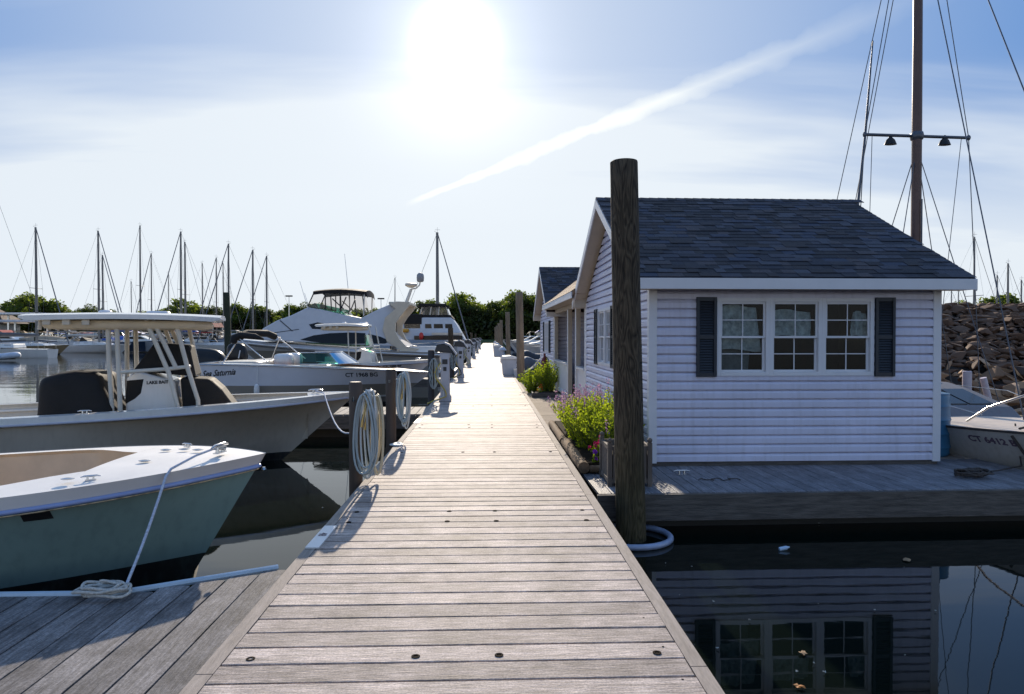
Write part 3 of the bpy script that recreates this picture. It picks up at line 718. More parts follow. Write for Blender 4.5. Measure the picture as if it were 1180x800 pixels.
        fit = lambda x, y, z: max(.01, min(y, s.hbx(x, z) - .05))
        ed = [(s.x(t, s.zs(t)), max(.03, s.b(t) - wf(t))) for t in Ti]
        zt = [cr(t, e[1]) for t, e in zip(Ti, ed)]
        for sg in (1, -1):
            ls.grid([[(x, sg * y, z), (x, sg * (y + .02), z - lip), (x, sg * fit(x, y * .96, (z + sole) / 2), (z + sole) / 2), (x, sg * fit(x, y * .88, sole), sole)] for (x, y), z in zip(ed, zt)], flip=sg < 0)
        for i in (0, -1):
            (x, y), z = ed[i], zt[i]; ls.add([(x, y, z), (x, -y, z), (x, -fit(x, y * .88, sole), sole), (x, fit(x, y * .88, sole), sole)], [(0, 1, 2, 3)])
            # crown sliver closing deck to bulkhead
            N_ = 8; tt = Ti[i]; top = [(x, y - 2 * y * k / N_, cr(tt, y - 2 * y * k / N_)) for k in range(N_ + 1)]
            ls.add(top, [tuple(range(N_ + 1))])
        ls.grid([[(x, fit(x, y * .88, sole), sole), (x, 0, sole + .01), (x, -fit(x, y * .88, sole), sole)] for x, y in ed])
        ls.build('cockpit_liner', lm, parent, smooth=35)
        return o

def cleat(parent, p, rz=0, s=1., m=None):
    mb = MB(); c, d = math.cos(rz), math.sin(rz)
    q = lambda a, z: (p[0] + c * a * s, p[1] + d * a * s, p[2] + z * s)
    mb.tube([q(-.1, .042), q(-.06, .052), q(0, .05), q(.06, .052), q(.1, .042)], [.006 * s, .011 * s, .013 * s, .011 * s, .006 * s], 8)
    for a in (-.03, .03): mb.tube([q(a, 0), q(a, .05)], [.014 * s, .010 * s], 8)
    mb.box((p[0], p[1], p[2] + .003), (.11 * s, .035 * s, .008), rz=rz)
    return mb.build('cleat', m or steel, parent, smooth=50)
def outboard(parent, x, y, z, tilt=0, s=1.0, m=None, white_band=True):
    """motor hung on a transom at x,y,z (top of transom), cowl aft of it"""
    ct, st_ = math.cos(tilt), math.sin(tilt)
    def q(a, b_, c): a *= s; b_ *= s; c *= s; return (x - a * ct + c * st_, y + b_, z + a * st_ + c * ct)
    mb = MB()
    def fn(p):
        k = (p.z + .3) / .6; return V((p.x * (1 - .12 * k) + .06 * k, p.y * (1 - .25 * k), p.z))
    b0 = MB(); b0.blob((0, 0, 0), (.78, .46, .66), 20, 12, .62, fn=fn); mb.add([q(v[0] + .45, v[1], v[2] + .42) for v in b0.v], b0.f)
    o = mb.build('outboard_motor', m or blackpl, parent, smooth=60)
    l = MB(); l.add([q(a, b_, c) for a, b_, c in ((.3, -.07, .15), (.62, -.07, .1), (.58, -.045, -.75), (.36, -.045, -.75), (.3, .07, .15), (.62, .07, .1), (.58, .045, -.75), (.36, .045, -.75))],
              [(0, 1, 2, 3), (7, 6, 5, 4), (0, 4, 5, 1), (1, 5, 6, 2), (2, 6, 7, 3), (3, 7, 4, 0)]); l.build('midsection', blackpl, o, bevel=.01)
    g = MB(); g.tube([q(.2, 0, -.72), q(.35, 0, -.72), q(.62, 0, -.72), q(.75, 0, -.72)], [.01, .07 * s, .07 * s, .03 * s], 10); g.build('gearcase', blackpl, o, smooth=60)
    pr = MB()
    for k in range(3):
        a = k * 2.094; pr.add([q(.72, 0, -.72), q(.70, .17 * math.cos(a), -.72 + .17 * math.sin(a)), q(.76, .17 * math.cos(a + .6), -.72 + .17 * math.sin(a + .6))], [(0, 1, 2)])
    pr.build('propeller', steel, o)
    if white_band:
        for sg in (-1, 1):
            wb = MB(); wb.add([q(.26, sg * .236, .5), q(.30, sg * .236, .5), q(.36, sg * .24, .22), q(.32, sg * .24, .22)], [(0, 1, 2, 3)]); wb.build('cowl_stripe', white, o)
    return o

# --- the aqua skiff in the foreground
ang = math.atan2(.95, 3.0)
skm = mat('aqua_hull_paint', (.22, .33, .315), .3, var=.08, vs=1.5, coat=.5, streak=.25, boot=[(.37, (.012, .013, .014))])
skd = mat('white_nonskid_deck', (.80, .77, .72), .5, var=.05, vs=3, bump=.12, bs=220)
tani = mat('tan_cockpit_paint', (.62, .48, .33), .55, var=.12, vs=2.5)
bow = V((-1.80, 5.64, 0)); SA = R(2); SL = 5.6
t = thing('skiff', 'aqua hulled open skiff with white bow deck and tan cockpit beside the rope coil', 'boat', bow - V((math.cos(SA), math.sin(SA), 0)) * SL, SA)
H = Hull(SL, 2.45, .90, 1.16, rake=.7, draft=.22, tm=.52, p=2.9, stern=.92, flare=1.25, zcb=.18, ce=.3, chz=.05, cf=.86)
H.hull(skm, t)
H.band(t, 'gunwale_band', mat('greyish_white_band', (.6, .56, .52), .4, var=.06), -.085, .004)
H.deck(t, .05, .79, .2, skd, tani, .35, crown=.05, wf=lambda q: .2 + .38 * smooth(.60, .79, q) ** 2)
H.rail(t, 'rub_rail', mat('blue_rub_rail', (.25, .32, .55), .3, var=.1), -.098, .017, .014, 8)
H.rail(t, 'rail_insert', mat('tarnished_rail', (.3, .24, .16), .35, .7, var=.6, vs=20), -.122, .006, .022, 6)
m = MB()   # inside: ribs, thwart, moulded step
m.b2((3.7, -.5, .35), (4.40, .5, .62)); m.build('bow_step', tani, t, bevel=.03)
m = MB(); m.b2((1.6, -.85, .58), (2.1, .85, .63)); m.b2((1.62, -.8, .36), (1.68, .8, .58)); m.build('thwart', gel2, t, bevel=.015)
m = MB(); m.b2((2.2, -.3, .36), (2.8, .3, 1.05)); m.build('console', tani, t, bevel=.04)
zt = lambda x, y: H.zs(x / SL) + .05 * (1 - (y / 1.0) ** 2)
cleat(t, (5.26, -.04, zt(5.26, 0) - .01), R(80), 1.25)
cleat(t, (4.75, .62, H.zs(.85) + .02), R(-28), .6); cleat(t, (4.62, -.72, H.zs(.83) + .012), R(25), .6)
for (x, y) in ((4.75, -.2), (4.5, -.78), (4.85, .3), (4.68, .35), (5.0, .2)):
    m = MB(); m.lathe([(.025, 0), (.03, .006), (.012, .012)], (x, y, H.zs(x / SL) + .03 - .0 + .012), 10, sx=1.6); m.build('deck_fitting', steel, t)
m = MB(); m.lathe([(.012, 1.02), (.02, 1.03), (.012, 1.05)], (SL - .01, 0, 0), 8); m.build('bow_eye', steel, t)
tx = mat('black_lettering', (.015, .015, .017), .5)
# letters read from the -y side (towards the camera)
lettering('registration_number', 'CT 4119 BD', .15, tx, t, lambda a, b_: H.side(3.22 + a * 1.0, .84 + b_ + .05 * ((2.60 + a) / SL), -1), bold=.004, extra=[(1.07, .0, 1.22, .09)])
m = MB(); m.lathe([(.03, -.004), (.035, .0), (.02, .004)], (0, 0, 0), 12); 
o = m.build('drain_fitting', steel, t); o.rotation_euler = (R(90), 0, 0); o.location = H.side(3.9, .22, -1, .005)
outboard(t, .0, 0, .72, 0, .9)
SK = t; SKH = H
# bow line from the cleat to the coil on the dock
def worldp(t, p): return V(t.location) + Matrix.Rotation(t.rotation_euler.z, 3, 'Z') @ V(p)
c0 = worldp(t, (5.26, -.06, zt(5.26, 0) + .03)); c1 = atZ(143, 680, .53)
rp = thing('mooring_line', 'pale rope from the skiff bow cleat down to its coil on the lower left dock', 'rope', (0, 0, 0))
edge_pt = worldp(t, (5.08, -(H.b(5.08 / SL) + .045), H.zs(5.08 / SL) - .02))
lip = worldp(t, (5.09, -(H.b(5.09 / SL) - .01), H.zs(5.09 / SL) + .022))
pts = [c0 + V((.0, .02, .01)), c0.lerp(lip, .5) + V((0, 0, .02)), lip, edge_pt]
for k in range(1, 13):
    f = k / 12; p = edge_pt.lerp(c1, f); p.z -= .03 * math.sin(math.pi * f); pts.append(p)
m = MB(); m.tube(pts, .0095, 8); m.build('line', ropeb, rp, smooth=60)
m = MB(); P = []
cc = atZ(120, 686, .512)
for k in range(150):
    a = k / 150 * 2 * math.pi * 6.3 + .6; ra = 1 - .25 * (k / 150) + .06 * math.sin(a * 2.3)
    P.append(cc + V((.155 * ra * math.cos(a) + .03 * math.sin(k * .13), .085 * ra * math.sin(a) + .022 * math.sin(k * .21), .006 + .05 * (k / 150) + .016 * math.sin(a * 1.7) ** 2)))
P = [c1] + [c1.lerp(P[0], .5) + V((0, 0, -.01))] + P
m.tube(P, .0095, 8); m.build('coil', ropem, rp, smooth=60)
m = MB(); m.tube([c0 + V((.05 * math.cos(a * 2.1), .03 * math.sin(a * 2.1) * 1.3, .004 * a - .01)) for a in range(9)], .009, 8); m.build('cleat_hitch', ropem, rp, smooth=60)

# --- centre console boats with T-top
def ttop_boat(label, loc, rz, L, B, hm, full=True, group=None, cov=blackcv, eng=1, regn=None):
    t = thing('center_console_boat', label, 'boat', loc, rz, group); k = L / 8.6
    H = Hull(L, B, .92, 1.14, rake=1.35, draft=.45, tm=.45, p=2.45, stern=.9, flare=1.9, zcb=.42, ce=.2, chz=.16)
    H.hull(hm, t)
    H.band(t, 'gunwale_band', gel, -.09, .004)
    H.deck(t, .07, .90, .22, gel, gel2, .35, crown=.02, lip=.05)
    H.rail(t, 'rub_rail', mat('grey_rub_rail', (.45, .45, .52), .35), -.10, .018, .014, 8)
    # lining bolster and rod holders along the inside
    m = MB()
    for sg in (1, -1):
        m.tube([(H.x(q, 1) + 0, sg * (H.b(q) - .235), H.zs(q) - .10) for q in (.25, .4, .55, .7, .8)], .022, 6)
    m.build('bolster', gel, t, smooth=60)
    mz = lambda q: H.zs(q) + .004
    for q in (.3, .42, .6, .72):
        for sg in (1, -1): m = MB(); m.lathe([(.03, 0), (.035, .006), (.02, .01)], (q * L, sg * (H.b(q) - .11), mz(q)), 10, sx=1.5); m.build('rod_holder', steel, t)
    cleat(t, (.915 * L, 0, H.zs(.9) + .02), 0, 1.2)
    for sg in (1, -1): cleat(t, (.55 * L, sg * (H.b(.55) - .1), mz(.55)), 0, .9)
    # stern bench and coaming
    m = MB(); m.b2((.5 * k, -.95, .36), (1.35 * k, .95, 1.0)); m.build('stern_bench', gel, t, bevel=.06)
    for sg in (-1, 1): m = MB(); m.blob((.95 * k, sg * .5, 1.07), (.8, .85, .2), 16, 8, .45); m.build('cushion', gel2, t, smooth=60)
    # console
    c = MB(); c.prism([(5.05 * k, .36), (5.85 * k, .36), (5.75 * k, 1.40), (5.25 * k, 1.56), (5.08 * k, 1.46)], -.42, .42); con = c.build('console', gel, t, bevel=.03)
    for sg in (-1, 1):
        m = MB(); y = sg * .423
        m.add([(5.09 * k, y, 1.42), (5.32 * k, y, 1.44), (5.28 * k, y, 1.22), (5.20 * k, y, 1.14), (5.07 * k, y, 1.06)], [(0, 1, 2, 3, 4) if sg < 0 else (4, 3, 2, 1, 0)]); m.build('side_recess', blackcv, con)
    if full:
        lettering('lettering', 'LAKE BAIT', .066, tx, con, lambda a, b_: (5.36 * k + a, -.426, 1.36 + b_ + a * .03), bold=.003)
    # windshield frame and dark covers
    if full:
        m = MB(); m.prism([(5.16 * k, 1.57), (6.05 * k, 1.46), (5.95 * k, 1.96), (5.45 * k, 2.0)], -.36, .36, lambda x, z: 1 - .25 * (z - 1.5)); m.build('screen_cover', cov, t, bevel=.03)
        m = MB(); m.prism([(5.89 * k, .4), (6.72 * k, .5), (6.66 * k, .9), (6.42 * k, 1.25), (6.25 * k, 1.42), (5.82 * k, 1.45)], -.42, .42, lambda x, z: 1.05 - .2 * z / 1.5); m.build('front_seat_cover', cov, t, bevel=.04)
    else:
        m = MB(); m.prism([(5.5 * k, 1.5), (5.72 * k, 1.5), (5.5 * k, 2.05), (5.44 * k, 2.05)], -.38, .38); m.build('windshield', glass('green_screen', (.35, .6, .5)), t)
    # leaning post under its cover: sagging cloth box
    def fold(p):
        return V((p.x + .02 * math.sin(p.y * 9 + p.z * 7), p.y * (1.04 - .08 * p.z), p.z + .035 * noise.noise(p * 3.1) + (.04 if p.z > .2 and abs(p.x) < .4 else 0)))
    if full:
        m = MB(); m.blob((4.42 * k, 0, .98), (.98 * k, 1.3, 1.14), 40, 22, .28, fn=lambda p: V(((p.x - (.10 if p.x > 0 and p.z > .2 else 0)) * (1.04 - .12 * p.z) + .02 * math.sin(p.y * 9 + p.z * 3) + .018 * noise.noise(V((p.x * 2, p.y * 6, p.z * 2.2))), p.y * (1 - .16 * p.z) + .035 * noise.noise(V((p.x * 7.5, 1.3, p.z * 2.0))), p.z + .05 * noise.noise(p * 2.6) + .03 * math.cos(p.x * 4) * (p.z > .3))))
        m.build('leaning_post_cover', cov, t, smooth=70)
    else:
        m = MB(); m.b2((3.6 * k, -.45, .36), (4.2 * k, .45, 1.25)); m.build('leaning_post', gel, t, bevel=.05)
    # T-top
    TZ = 2.40; x0, x1 = (3.80 * k, 6.42 * k) if full else (3.3 * k, 5.6 * k); hw = .98
    rows = []
    for i in range(25):
        f = i / 24; x = x0 + (x1 - x0) * f; wdt = hw * (1 - .10 * (1 - f) - .55 * max(0, (f - .72) / .28) ** 2.2) * (1 if 0 < i else .93)
        zz = TZ + .03 * math.sin(math.pi * f) + .0 * f
        th = .07 if 0 < i < 24 else .03
        top = [(x, -wdt + 2 * wdt * j / 10, zz + .045 * (1 - abs(-1 + .2 * j) ** 3)) for j in range(11)]
        bot = [(x, wdt - 2 * wdt * j / 10, zz - th - .0 * j) for j in range(11)]
        rows.append(top + bot)
    m = MB(); m.grid(rows, closed=True, flip=True); m.add(rows[0], [tuple(range(22))]); m.add(rows[-1], [tuple(range(22))[::-1]])
    tt = m.build('hardtop', gel, t, smooth=40)
    m = MB(); m.blob(((x0 + x1) / 2, 0, TZ - .12), ((x1 - x0) * .88, 1.5, .16), 20, 8, .4); m.build('hardtop_underside', mat('cream_ceiling', (.78, .66, .48), .5, var=.1), tt, smooth=60)
    for j in range(4): m = MB(); m.tube([(x0 + .22 + .02 * j, -.6 + .4 * j, TZ - .05), (x0 + .20, -.6 + .4 * j, TZ - .2)], .03, 8); m.build('rod_rack', alu, tt)
    for j in range(3): m = MB(); m.box((x0 + .35 + .25 * j, -.8, TZ - .09), (.1, .06, .08)); m.build('rod_clip', alu, tt, bevel=.01)
    m = MB(); m.blob((x0 + .9, .1, TZ + .09), (.2, .2, .07), 12, 6, .8); m.build('roof_fitting', white, tt, smooth=60); m = MB(); m.blob((x0 + 1.7, -.1, TZ + .08), (.35, .3, .06), 12, 6, .6); m.build('roof_hatch', white, tt, smooth=60)
    r = .034
    for sg in (-1, 1):
        legs = [[(x0 + 1.10, sg * .62, TZ - .05), (x0 + 1.10, sg * .58, 1.7), (x0 + 1.12, sg * .52, 1.0), (x0 + 1.12, sg * .50, .36)],
                [(x0 + 1.22, sg * .66, TZ - .05), (x0 + 1.24, sg * .62, 1.5), (x0 + 1.24, sg * .56, .9), (x0 + 1.24, sg * .52, .36)],
                [(x0 + 1.62, sg * .68, TZ - .05), (x0 + 1.92, sg * .62, 1.55), (x0 + 2.06, sg * .55, .9), (x0 + 2.10, sg * .50, .36)],
                [(x0 + 1.72, sg * .68, TZ - .05), (x0 + 2.02, sg * .6, 1.62)],
                [(x0 + 2.02, sg * .66, TZ - .04), (x0 + 2.18, sg * .58, 1.62), (x0 + 2.32, sg * .5, 1.1), (x0 + 2.34, sg * .5, .4)]]
        for q in (legs if full else [legs[1], legs[4]]):
            m = MB(); m.tube(q, r if full else .025, 10); m.build('leg', alu, t, smooth=60)
        m = MB(); m.tube([(x0 + 1.24, sg * .62, 1.56), (x0 + 1.9, sg * .61, 1.60), (x0 + 2.18, sg * .58, 1.63)], .03, 8); m.build('rail', alu, t, smooth=60)
    m = MB(); m.tube([(x0 + 2.18, -.58, 1.63), (x0 + 2.18, .58, 1.63)], .03, 8); m.build('rail', alu, t, smooth=60)
    for j in range(eng):
        outboard(t, -.02, (j - (eng - 1) / 2) * .62, .95, 0, 1.05)
    if regn:
        lettering('registration_number', regn, .16, tx, t, lambda a, b_: H.side(.74 * L + a, .82 + b_ + .1 * a, -1), bold=.004, extra=[(-.28, 0, -.12, .14)])
    return t, H
hgrey = mat('taupe_grey_hull', (.50, .44, .36), .5, var=.06, vs=1.5, coat=.05, streak=.2, boot=[(.14, (.015, .015, .016)), (.10, (.014, .015, .016))])
A2 = R(15.5); L2 = 8.7; b2_ = V((-2.27, 12.25, 0))
BT, H2 = ttop_boat('large grey hulled fishing boat with hardtop on white legs and black covers', b2_ - V((math.cos(A2), math.sin(A2), 0)) * L2, A2, L2, 2.75, hgrey)
# its bow line to the hose post
P0 = worldp(BT, (.915 * L2, -.03, H2.zs(.9) + .06)); P1 = V((-1.5, 8.05, 1.02)); E = worldp(BT, (.93 * L2, -.33, H2.zs(.93) + .03))
pts = [P0, E] + [E.lerp(P1, k / 10) - V((0, 0, .28 * math.sin(math.pi * k / 10))) for k in range(1, 11)]
m = MB(); m.tube(pts, .011, 8); o = m.build('mooring_line', ropeb, smooth=60); tag(o, 'pale mooring line from the grey fishing boat bow to the front hose post', 'rope')

# --- runabout with registration and folded bimini
hrun = mat('white_and_taupe_hull', (.70, .70, .73), .25, var=.05, vs=1.2, coat=.4, boot=[(.66, (.27, .235, .19)), (.30, (.6, .58, .54)), (.25, (.2, .17, .14)), (.08, (.02, .02, .02))])
L3 = 7.9; t = thing('runabout', 'white and taupe bow rider with folded black bimini and a name on its quarter', 'boat', (-1.78 - L3, 21.7, 0), R(0))
H3 = Hull(L3, 2.5, 1.32, 1.0, rake=1.3, draft=.4, tm=.42, p=2.3, stern=.9, flare=1.2, zcb=.5, ce=.24, sd=(.155, .85), zp=2.2); H3.hull(hrun, t)
H3.deck(t, .2, .86, .26, gel, mat('brown_upholstery', (.25, .12, .055), .5, var=.3), .45, crown=.05, wf=lambda q: .22 + .1 * smooth(.6, .8, q))
H3.rail(t, 'rub_rail', steel, -.03, .014, .01)
lettering('registration_number', 'CT 1968 BG', .17, tx, t, lambda a, b_: H3.side(5.42 + a * 1.05, .90 + b_, -1), bold=.005, extra=[(1.4, 0, 1.53, .13)])
lettering('boat_name', 'Sea Saturnia', .25, tx, t, lambda a, b_: H3.side(1.30 + a * .80, .92 + b_ + .06 * a, -1), shear=.5, bold=.006)
gg = glass('green_tinted_screen', (.25, .55, .45))
m = MB(); rows = []
for i in range(21):
    a = -math.pi * .5 + math.pi * i / 20; x = 4.1 + 1.55 * math.cos(a) ** .7; y = .98 * math.sin(a)
    rows.append([(x, y, 1.28), (x - .5 * math.cos(a) - .02, y * .9, 1.62)])
m.grid(rows); ws = m.build('windshield', gg, t, smooth=60)
m = MB(); m.tube([r_[1] for r_ in rows], .018, 6); m.tube([r_[0] for r_ in rows], .015, 6); m.tube([(5.66, 0, 1.28), (5.14, 0, 1.62)], .02); m.build('frame', steel, ws, smooth=60)
for y0_, y1_ in ((.2, .85), (-.85, -.2)): m = MB(); m.b2((4.3, y0_, .5), (4.9, y1_, 1.26)); m.build('console', gel2, t, bevel=.05)
for y_ in (.45, -.5): m = MB(); m.blob((3.5, y_, 1.38), (.55, .55, .42), 14, 8, .5); m.build('helm_seat', gel, t, smooth=60)
m = MB(); m.blob((2.2, 0, 1.26), (1.3, 1.9, .22), 20, 8, .4); m.build('sun_pad', gel2, t, smooth=60)
m = MB(); m.b2((-.55, -.9, .34), (.25, .9, .42)); m.build('swim_platform', gel, t, bevel=.03)
for yb, PP in ((-1, [[(1.82, -1, 1.26), (2.25, -.85, 2.0)], [(3.15, -1, 1.36), (2.3, -.86, 2.04)]]), (1, [[(2.64, 1, 1.3), (2.98, .85, 2.08)], [(3.74, 1, 1.38), (2.9, .86, 2.08)]])):
    for p in PP:
        m = MB(); m.tube(p, .019, 8); m.build('bimini_pole', steel, t, smooth=60)
m = MB()
m.tube([(2.12, -.92, 1.90), (2.16, -.88, 2.06), (2.32, -.84, 2.14), (2.75, -.83, 2.10), (3.0, -.86, 2.02)], [.09, .12, .10, .09, .03], 10)
m.tube([(2.3, -.86, 2.08), (2.35, -.4, 2.2), (2.7, .4, 2.2), (2.8, .86, 2.1)], .11, 12); m.build('folded_bimini', blackcv, t, smooth=60)
outboard(t, 1.72, .0, .42, R(6), 1.65)
m = MB(); m.blob((1.75 + 1.2, -1.33, .52), (.16, .16, .42), 12, 10, .8); m.tube([(2.95, -1.31, .7), (2.95, -1.25, 1.25)], .012); m.build('fender', gel, t, smooth=60)
RUN = t
# --- second, smaller T-top boat beyond it
hw4 = mat('white_olive_hull', (.72, .72, .74), .3, var=.05, coat=.3, boot=[(.72, (.3, .25, .12)), (.08, (.02, .02, .02))])
L4 = 7.2
B4, H4 = ttop_boat('small white fishing boat with pale hardtop between the runabout and the cruiser', (-2.15 - L4, 27.2 + .4, 0), R(-2), L4, 2.4, hw4, full=False, regn='CT 388 BF')
B4.scale = (1, 1, 1.06)
outb = [c for c in B4.children if c.name.startswith('outboard')]

# --- large cruiser, bow away from the walkway
def P5(px, py, Y=33.0): s = Y / 800; return ((px - 257) * s, 2.1 - (py - 388) * s)
CX0 = (257 - 563) * 33 / 800
t = thing('cruiser', 'large grey and white cruiser with canvas flybridge, swept arch and radar domes', 'boat', (CX0, 34.6, 0), 0)
hcr = mat('white_over_taupe_cruiser', (.66, .66, .69), .3, var=.04, coat=.3, boot=[(1.42, (.32, .29, .25)), (.12, (.02, .02, .02))])
L5 = 10.3
H5 = Hull(L5, 3.4, 1.35, 1.98, rake=2.2, draft=.6, tm=.5, p=2.2, stern=.93, flare=1.6, zcb=.45, ce=.2, zp=1.4)
# built bow at +x, then turned: everything else in a mirrored frame (bow at x=0)
hc = thing('tmp', 'x', 'x'); bpy.data.objects.remove(hc)
ho = H5.hull(hcr, t); ho.rotation_euler = (0, 0, math.pi); ho.location = (L5, 0, 0)
dk = MB(); T_ = H5.ts()
dk.grid([[(L5 - H5.x(q, H5.zs(q)), H5.b(q) * (1 - 2 * j / 8), H5.zs(q) + .06 * (1 - (1 - j / 4) ** 2)) for j in range(9)] for q in T_]); dk.build('deck', gel, t, smooth=50)
rr = H5.rail(t, 'rub_rail', white, -.12, .035, .015); rr.rotation_euler = (0, 0, math.pi); rr.location = (L5, 0, 0)
prof = [P5(*q) for q in ((300, 392), (303, 379), (318, 370), (335, 363.5), (354, 354), (372, 357), (395, 362.5), (415, 366.5), (435, 356), (449, 350), (462, 350), (452, 362), (446, 374), (450, 384), (458, 392), (470, 400))]
m = MB(); m.prism(prof, -1.5, 1.5, lambda x, z: max(.62, 1.0 - .14 * (z - 1.6)) * min(1, .35 + .36 * x)); m.build('cabin', mat('cruiser_grey_white', (.60, .59, .60), .3, var=.05, coat=.3), t, bevel=.05)
def sidepanel(name, pts, mt, par=None, off=0.012, wf=None):
    for sg in (-1, 1):
        m = MB(); f = lambda x, z: 1.5 * max(.62, 1.0 - .14 * (z - 1.6)) * min(1, .35 + .36 * x)
        q = [P5(*p) for p in pts]
        vs = [(x, sg * (f(x, z) + off), z) for x, z in q] + [(x, sg * (f(x, z) - .05), z) for x, z in q]; n = len(q)
        m.add(vs, [tuple(range(n)) if sg < 0 else tuple(range(n))[::-1]] + [(i, (i + 1) % n, (i + 1) % n + n, i + n) for i in range(n)]); m.build(name, mt, par or t)
sidepanel('cabin_window', [(347, 391.5), (362, 386.5), (381, 384), (402, 383.2), (421, 384), (421, 396), (400, 396.5), (372, 395.5)], darkglass)
sidepanel('cabin_window', [(424, 384.5), (438, 388), (450, 393), (444, 396), (430, 396.2), (426, 392)], darkglass)
sidepanel('cabin_window', [(356, 374), (366, 371.5), (378, 374), (381, 377), (372, 379.5), (360, 379)], darkglass)
H5p = H5.edge(-.22, .01)
for sg in (-1, 1): m = MB(); m.tube([(L5 - p.x, sg * p.y, p.z) for p in H5p], .022, 5); m.build('hull_stripe', mat('charcoal_stripe', (.05, .05, .055), .4), t)
sidepanel('deck_line', [(300, 386.5), (345, 380), (345, 379.2), (300, 385.5)], mat('charcoal_stripe', (.05, .05, .055), .4), off=.01)
sidepanel('deck_line', [(322, 369.5), (337, 382), (338.2, 381.5), (323.2, 369)], mat('charcoal_stripe', (.05, .05, .055), .4), off=.01)
# windscreen strip, canvas-topped flybridge
m = MB(); a = P5(354, 353.5); b_ = P5(396, 362); c = P5(390, 355); d = P5(361, 349)
m.prism([a, b_, c, d], -1.05, 1.05); m.build('windshield', glass('green_glass', (.22, .5, .42), rough=.05), t)
cz = lambda x: P5(360, 336)[1] + .1 * math.sin(max(0, min(1, (x - 4.2) / 2.6)) * math.pi)
m = MB(); xa, xb = P5(360, 336)[0], P5(421, 336)[0]
rows = [[(xa + (xb - xa) * i / 12, -1.15 + 2.3 * j / 8, cz(xa + (xb - xa) * i / 12) + .12 * (1 - (j / 4 - 1) ** 2)) for j in range(9)] for i in range(13)]
m.grid(rows); m.grid([[(p[0], p[1], p[2] - .07) for p in r_] for r_ in rows]); m.grid([[rows[i][0], (rows[i][0][0], rows[i][0][1], rows[i][0][2] - .16)] for i in range(13)]); m.grid([[rows[i][-1], (rows[i][-1][0], rows[i][-1][1], rows[i][-1][2] - .16)] for i in range(13)]); m.grid([[rows[-1][j], (rows[-1][j][0] + .05, rows[-1][j][1], rows[-1][j][2] - .3)] for j in range(9)])
m.build('flybridge_canopy', blackcv, t)
clearv = glass('clear_vinyl', (.85, .82, .8), rough=.08)
for sg in (-1, 1):
    m = MB(); a = P5(354, 353); b_ = P5(361, 338); c = P5(420, 338); d = P5(425, 362)
    m.add([(x, sg * 1.13, z) for x, z in (a, b_, c, d)], [(0, 1, 2, 3)]); m.build('clear_curtain', clearv, t)
    for q in (((354, 353), (361, 337)), ((374, 357), (374, 337)), ((381, 357), (380, 337)), ((391, 360), (391, 337)), ((410, 364), (407, 337)), ((418, 364), (419, 337)), ((382, 344), (395, 356)), ((392, 356), (398, 342))):
        p0, p1 = P5(*q[0]), P5(*q[1]); m = MB(); m.tube([(p0[0], sg * 1.14, p0[1]), (p1[0], sg * 1.12, p1[1])], .03, 6); m.build('canopy_pole', blackpl if q[0][0] < 412 else alu, t)
# arch
tanp = mat('cream_arch', (.62, .54, .42), .35, var=.08)
for sg in (-1, 1):
    m = MB(); q = [P5(*p) for p in ((449, 351), (457, 347.5), (471, 348), (473, 351), (462, 364), (456, 373), (455.5, 382), (460, 391), (468, 399), (483, 402), (478, 406), (462, 404), (446, 394), (441, 380), (444, 366), (456, 356))]
    m.prism(q, sg * 1.32, sg * 1.5); m.build('arch_leg', tanp, t, bevel=.02)
a = P5(460, 349); m = MB(); m.b2((a[0] - .5, -1.4, a[1] - .08), (a[0] + .5, 1.4, a[1] + .05)); m.build('arch_top', tanp, t, bevel=.03)
a = P5(451, 366); m = MB(); m.b2((a[0] - .12, -1.05, 1.5), (a[0] - .06, 1.05, 3.3)); m.build('aft_door', darkglass, t)
p0, p1 = P5(464, 348), P5(470, 331); m = MB(); m.tube([(p0[0], 0, p0[1]), (p1[0], 0, p1[1])], [.09, .07], 10); m.tube([(p1[0], 0, p1[1]), (P5(476, 330)[0], 0, P5(0, 330)[1]), (P5(480, 327)[0], 0, P5(0, 326)[1]), (P5(481, 321)[0], 0, P5(0, 321)[1])], .035, 8); rm = m.build('radar_mast', alu, t, smooth=60)
a = P5(470, 326); m = MB(); m.lathe([(.1, -.14), (.28, -.05), (.31, 0), (.29, .07), (.2, .1)], (a[0], 0, a[1]), 20); m.build('radar_scanner', gel2, rm, smooth=40)
a = P5(481, 317); m = MB(); m.lathe([(.13, -.22), (.17, -.18), (.185, 0), (.17, .14), (.1, .22), (.02, .24)], (a[0], 0, a[1]), 18); m.build('satellite_dome', mat('grey_dome', (.3, .3, .31), .5), rm, smooth=50)
for x, z0, z1, dx in ((P5(393, 355)[0], 3.4, 6.3, -.28), (P5(345, 360)[0], 3.0, 4.9, -.55), (P5(347, 360)[0], 3.0, 4.3, -.4)):
    m = MB(); m.tube([(x, .9, z0), (x + dx, .9, z1)], [.018, .010], 6); m.build('antenna', white, t)
m = MB()   # bow rail
for sg in (-1, 1): m.tube([(L5 - H5.x(q, H5.zs(q)), sg * (H5.b(q) - .06), H5.zs(q) + .5 * smooth(1.0, .97, q) * 0 + .02) for q in (.99, .9, .8, .7)], .016, 6)
m.build('toe_rail', steel, t)
m = MB(); a = P5(500, 410); m.b2((L5 - .1, -1.5, .35), (L5 + .75, 1.5, .48)); m.build('swim_platform', gel, t, bevel=.03)
m = MB(); m.b2((L5 - 1.9, -1.45, 1.3), (L5 - .15, -1.38, 1.62)); m.b2((L5 - 1.9, 1.38, 1.3), (L5 - .15, 1.45, 1.62)); m.b2((L5 - .2, -1.45, 1.3), (L5 - .12, 1.45, 1.62)); m.build('cockpit_coaming', gel, t, bevel=.02)
CRZ = t

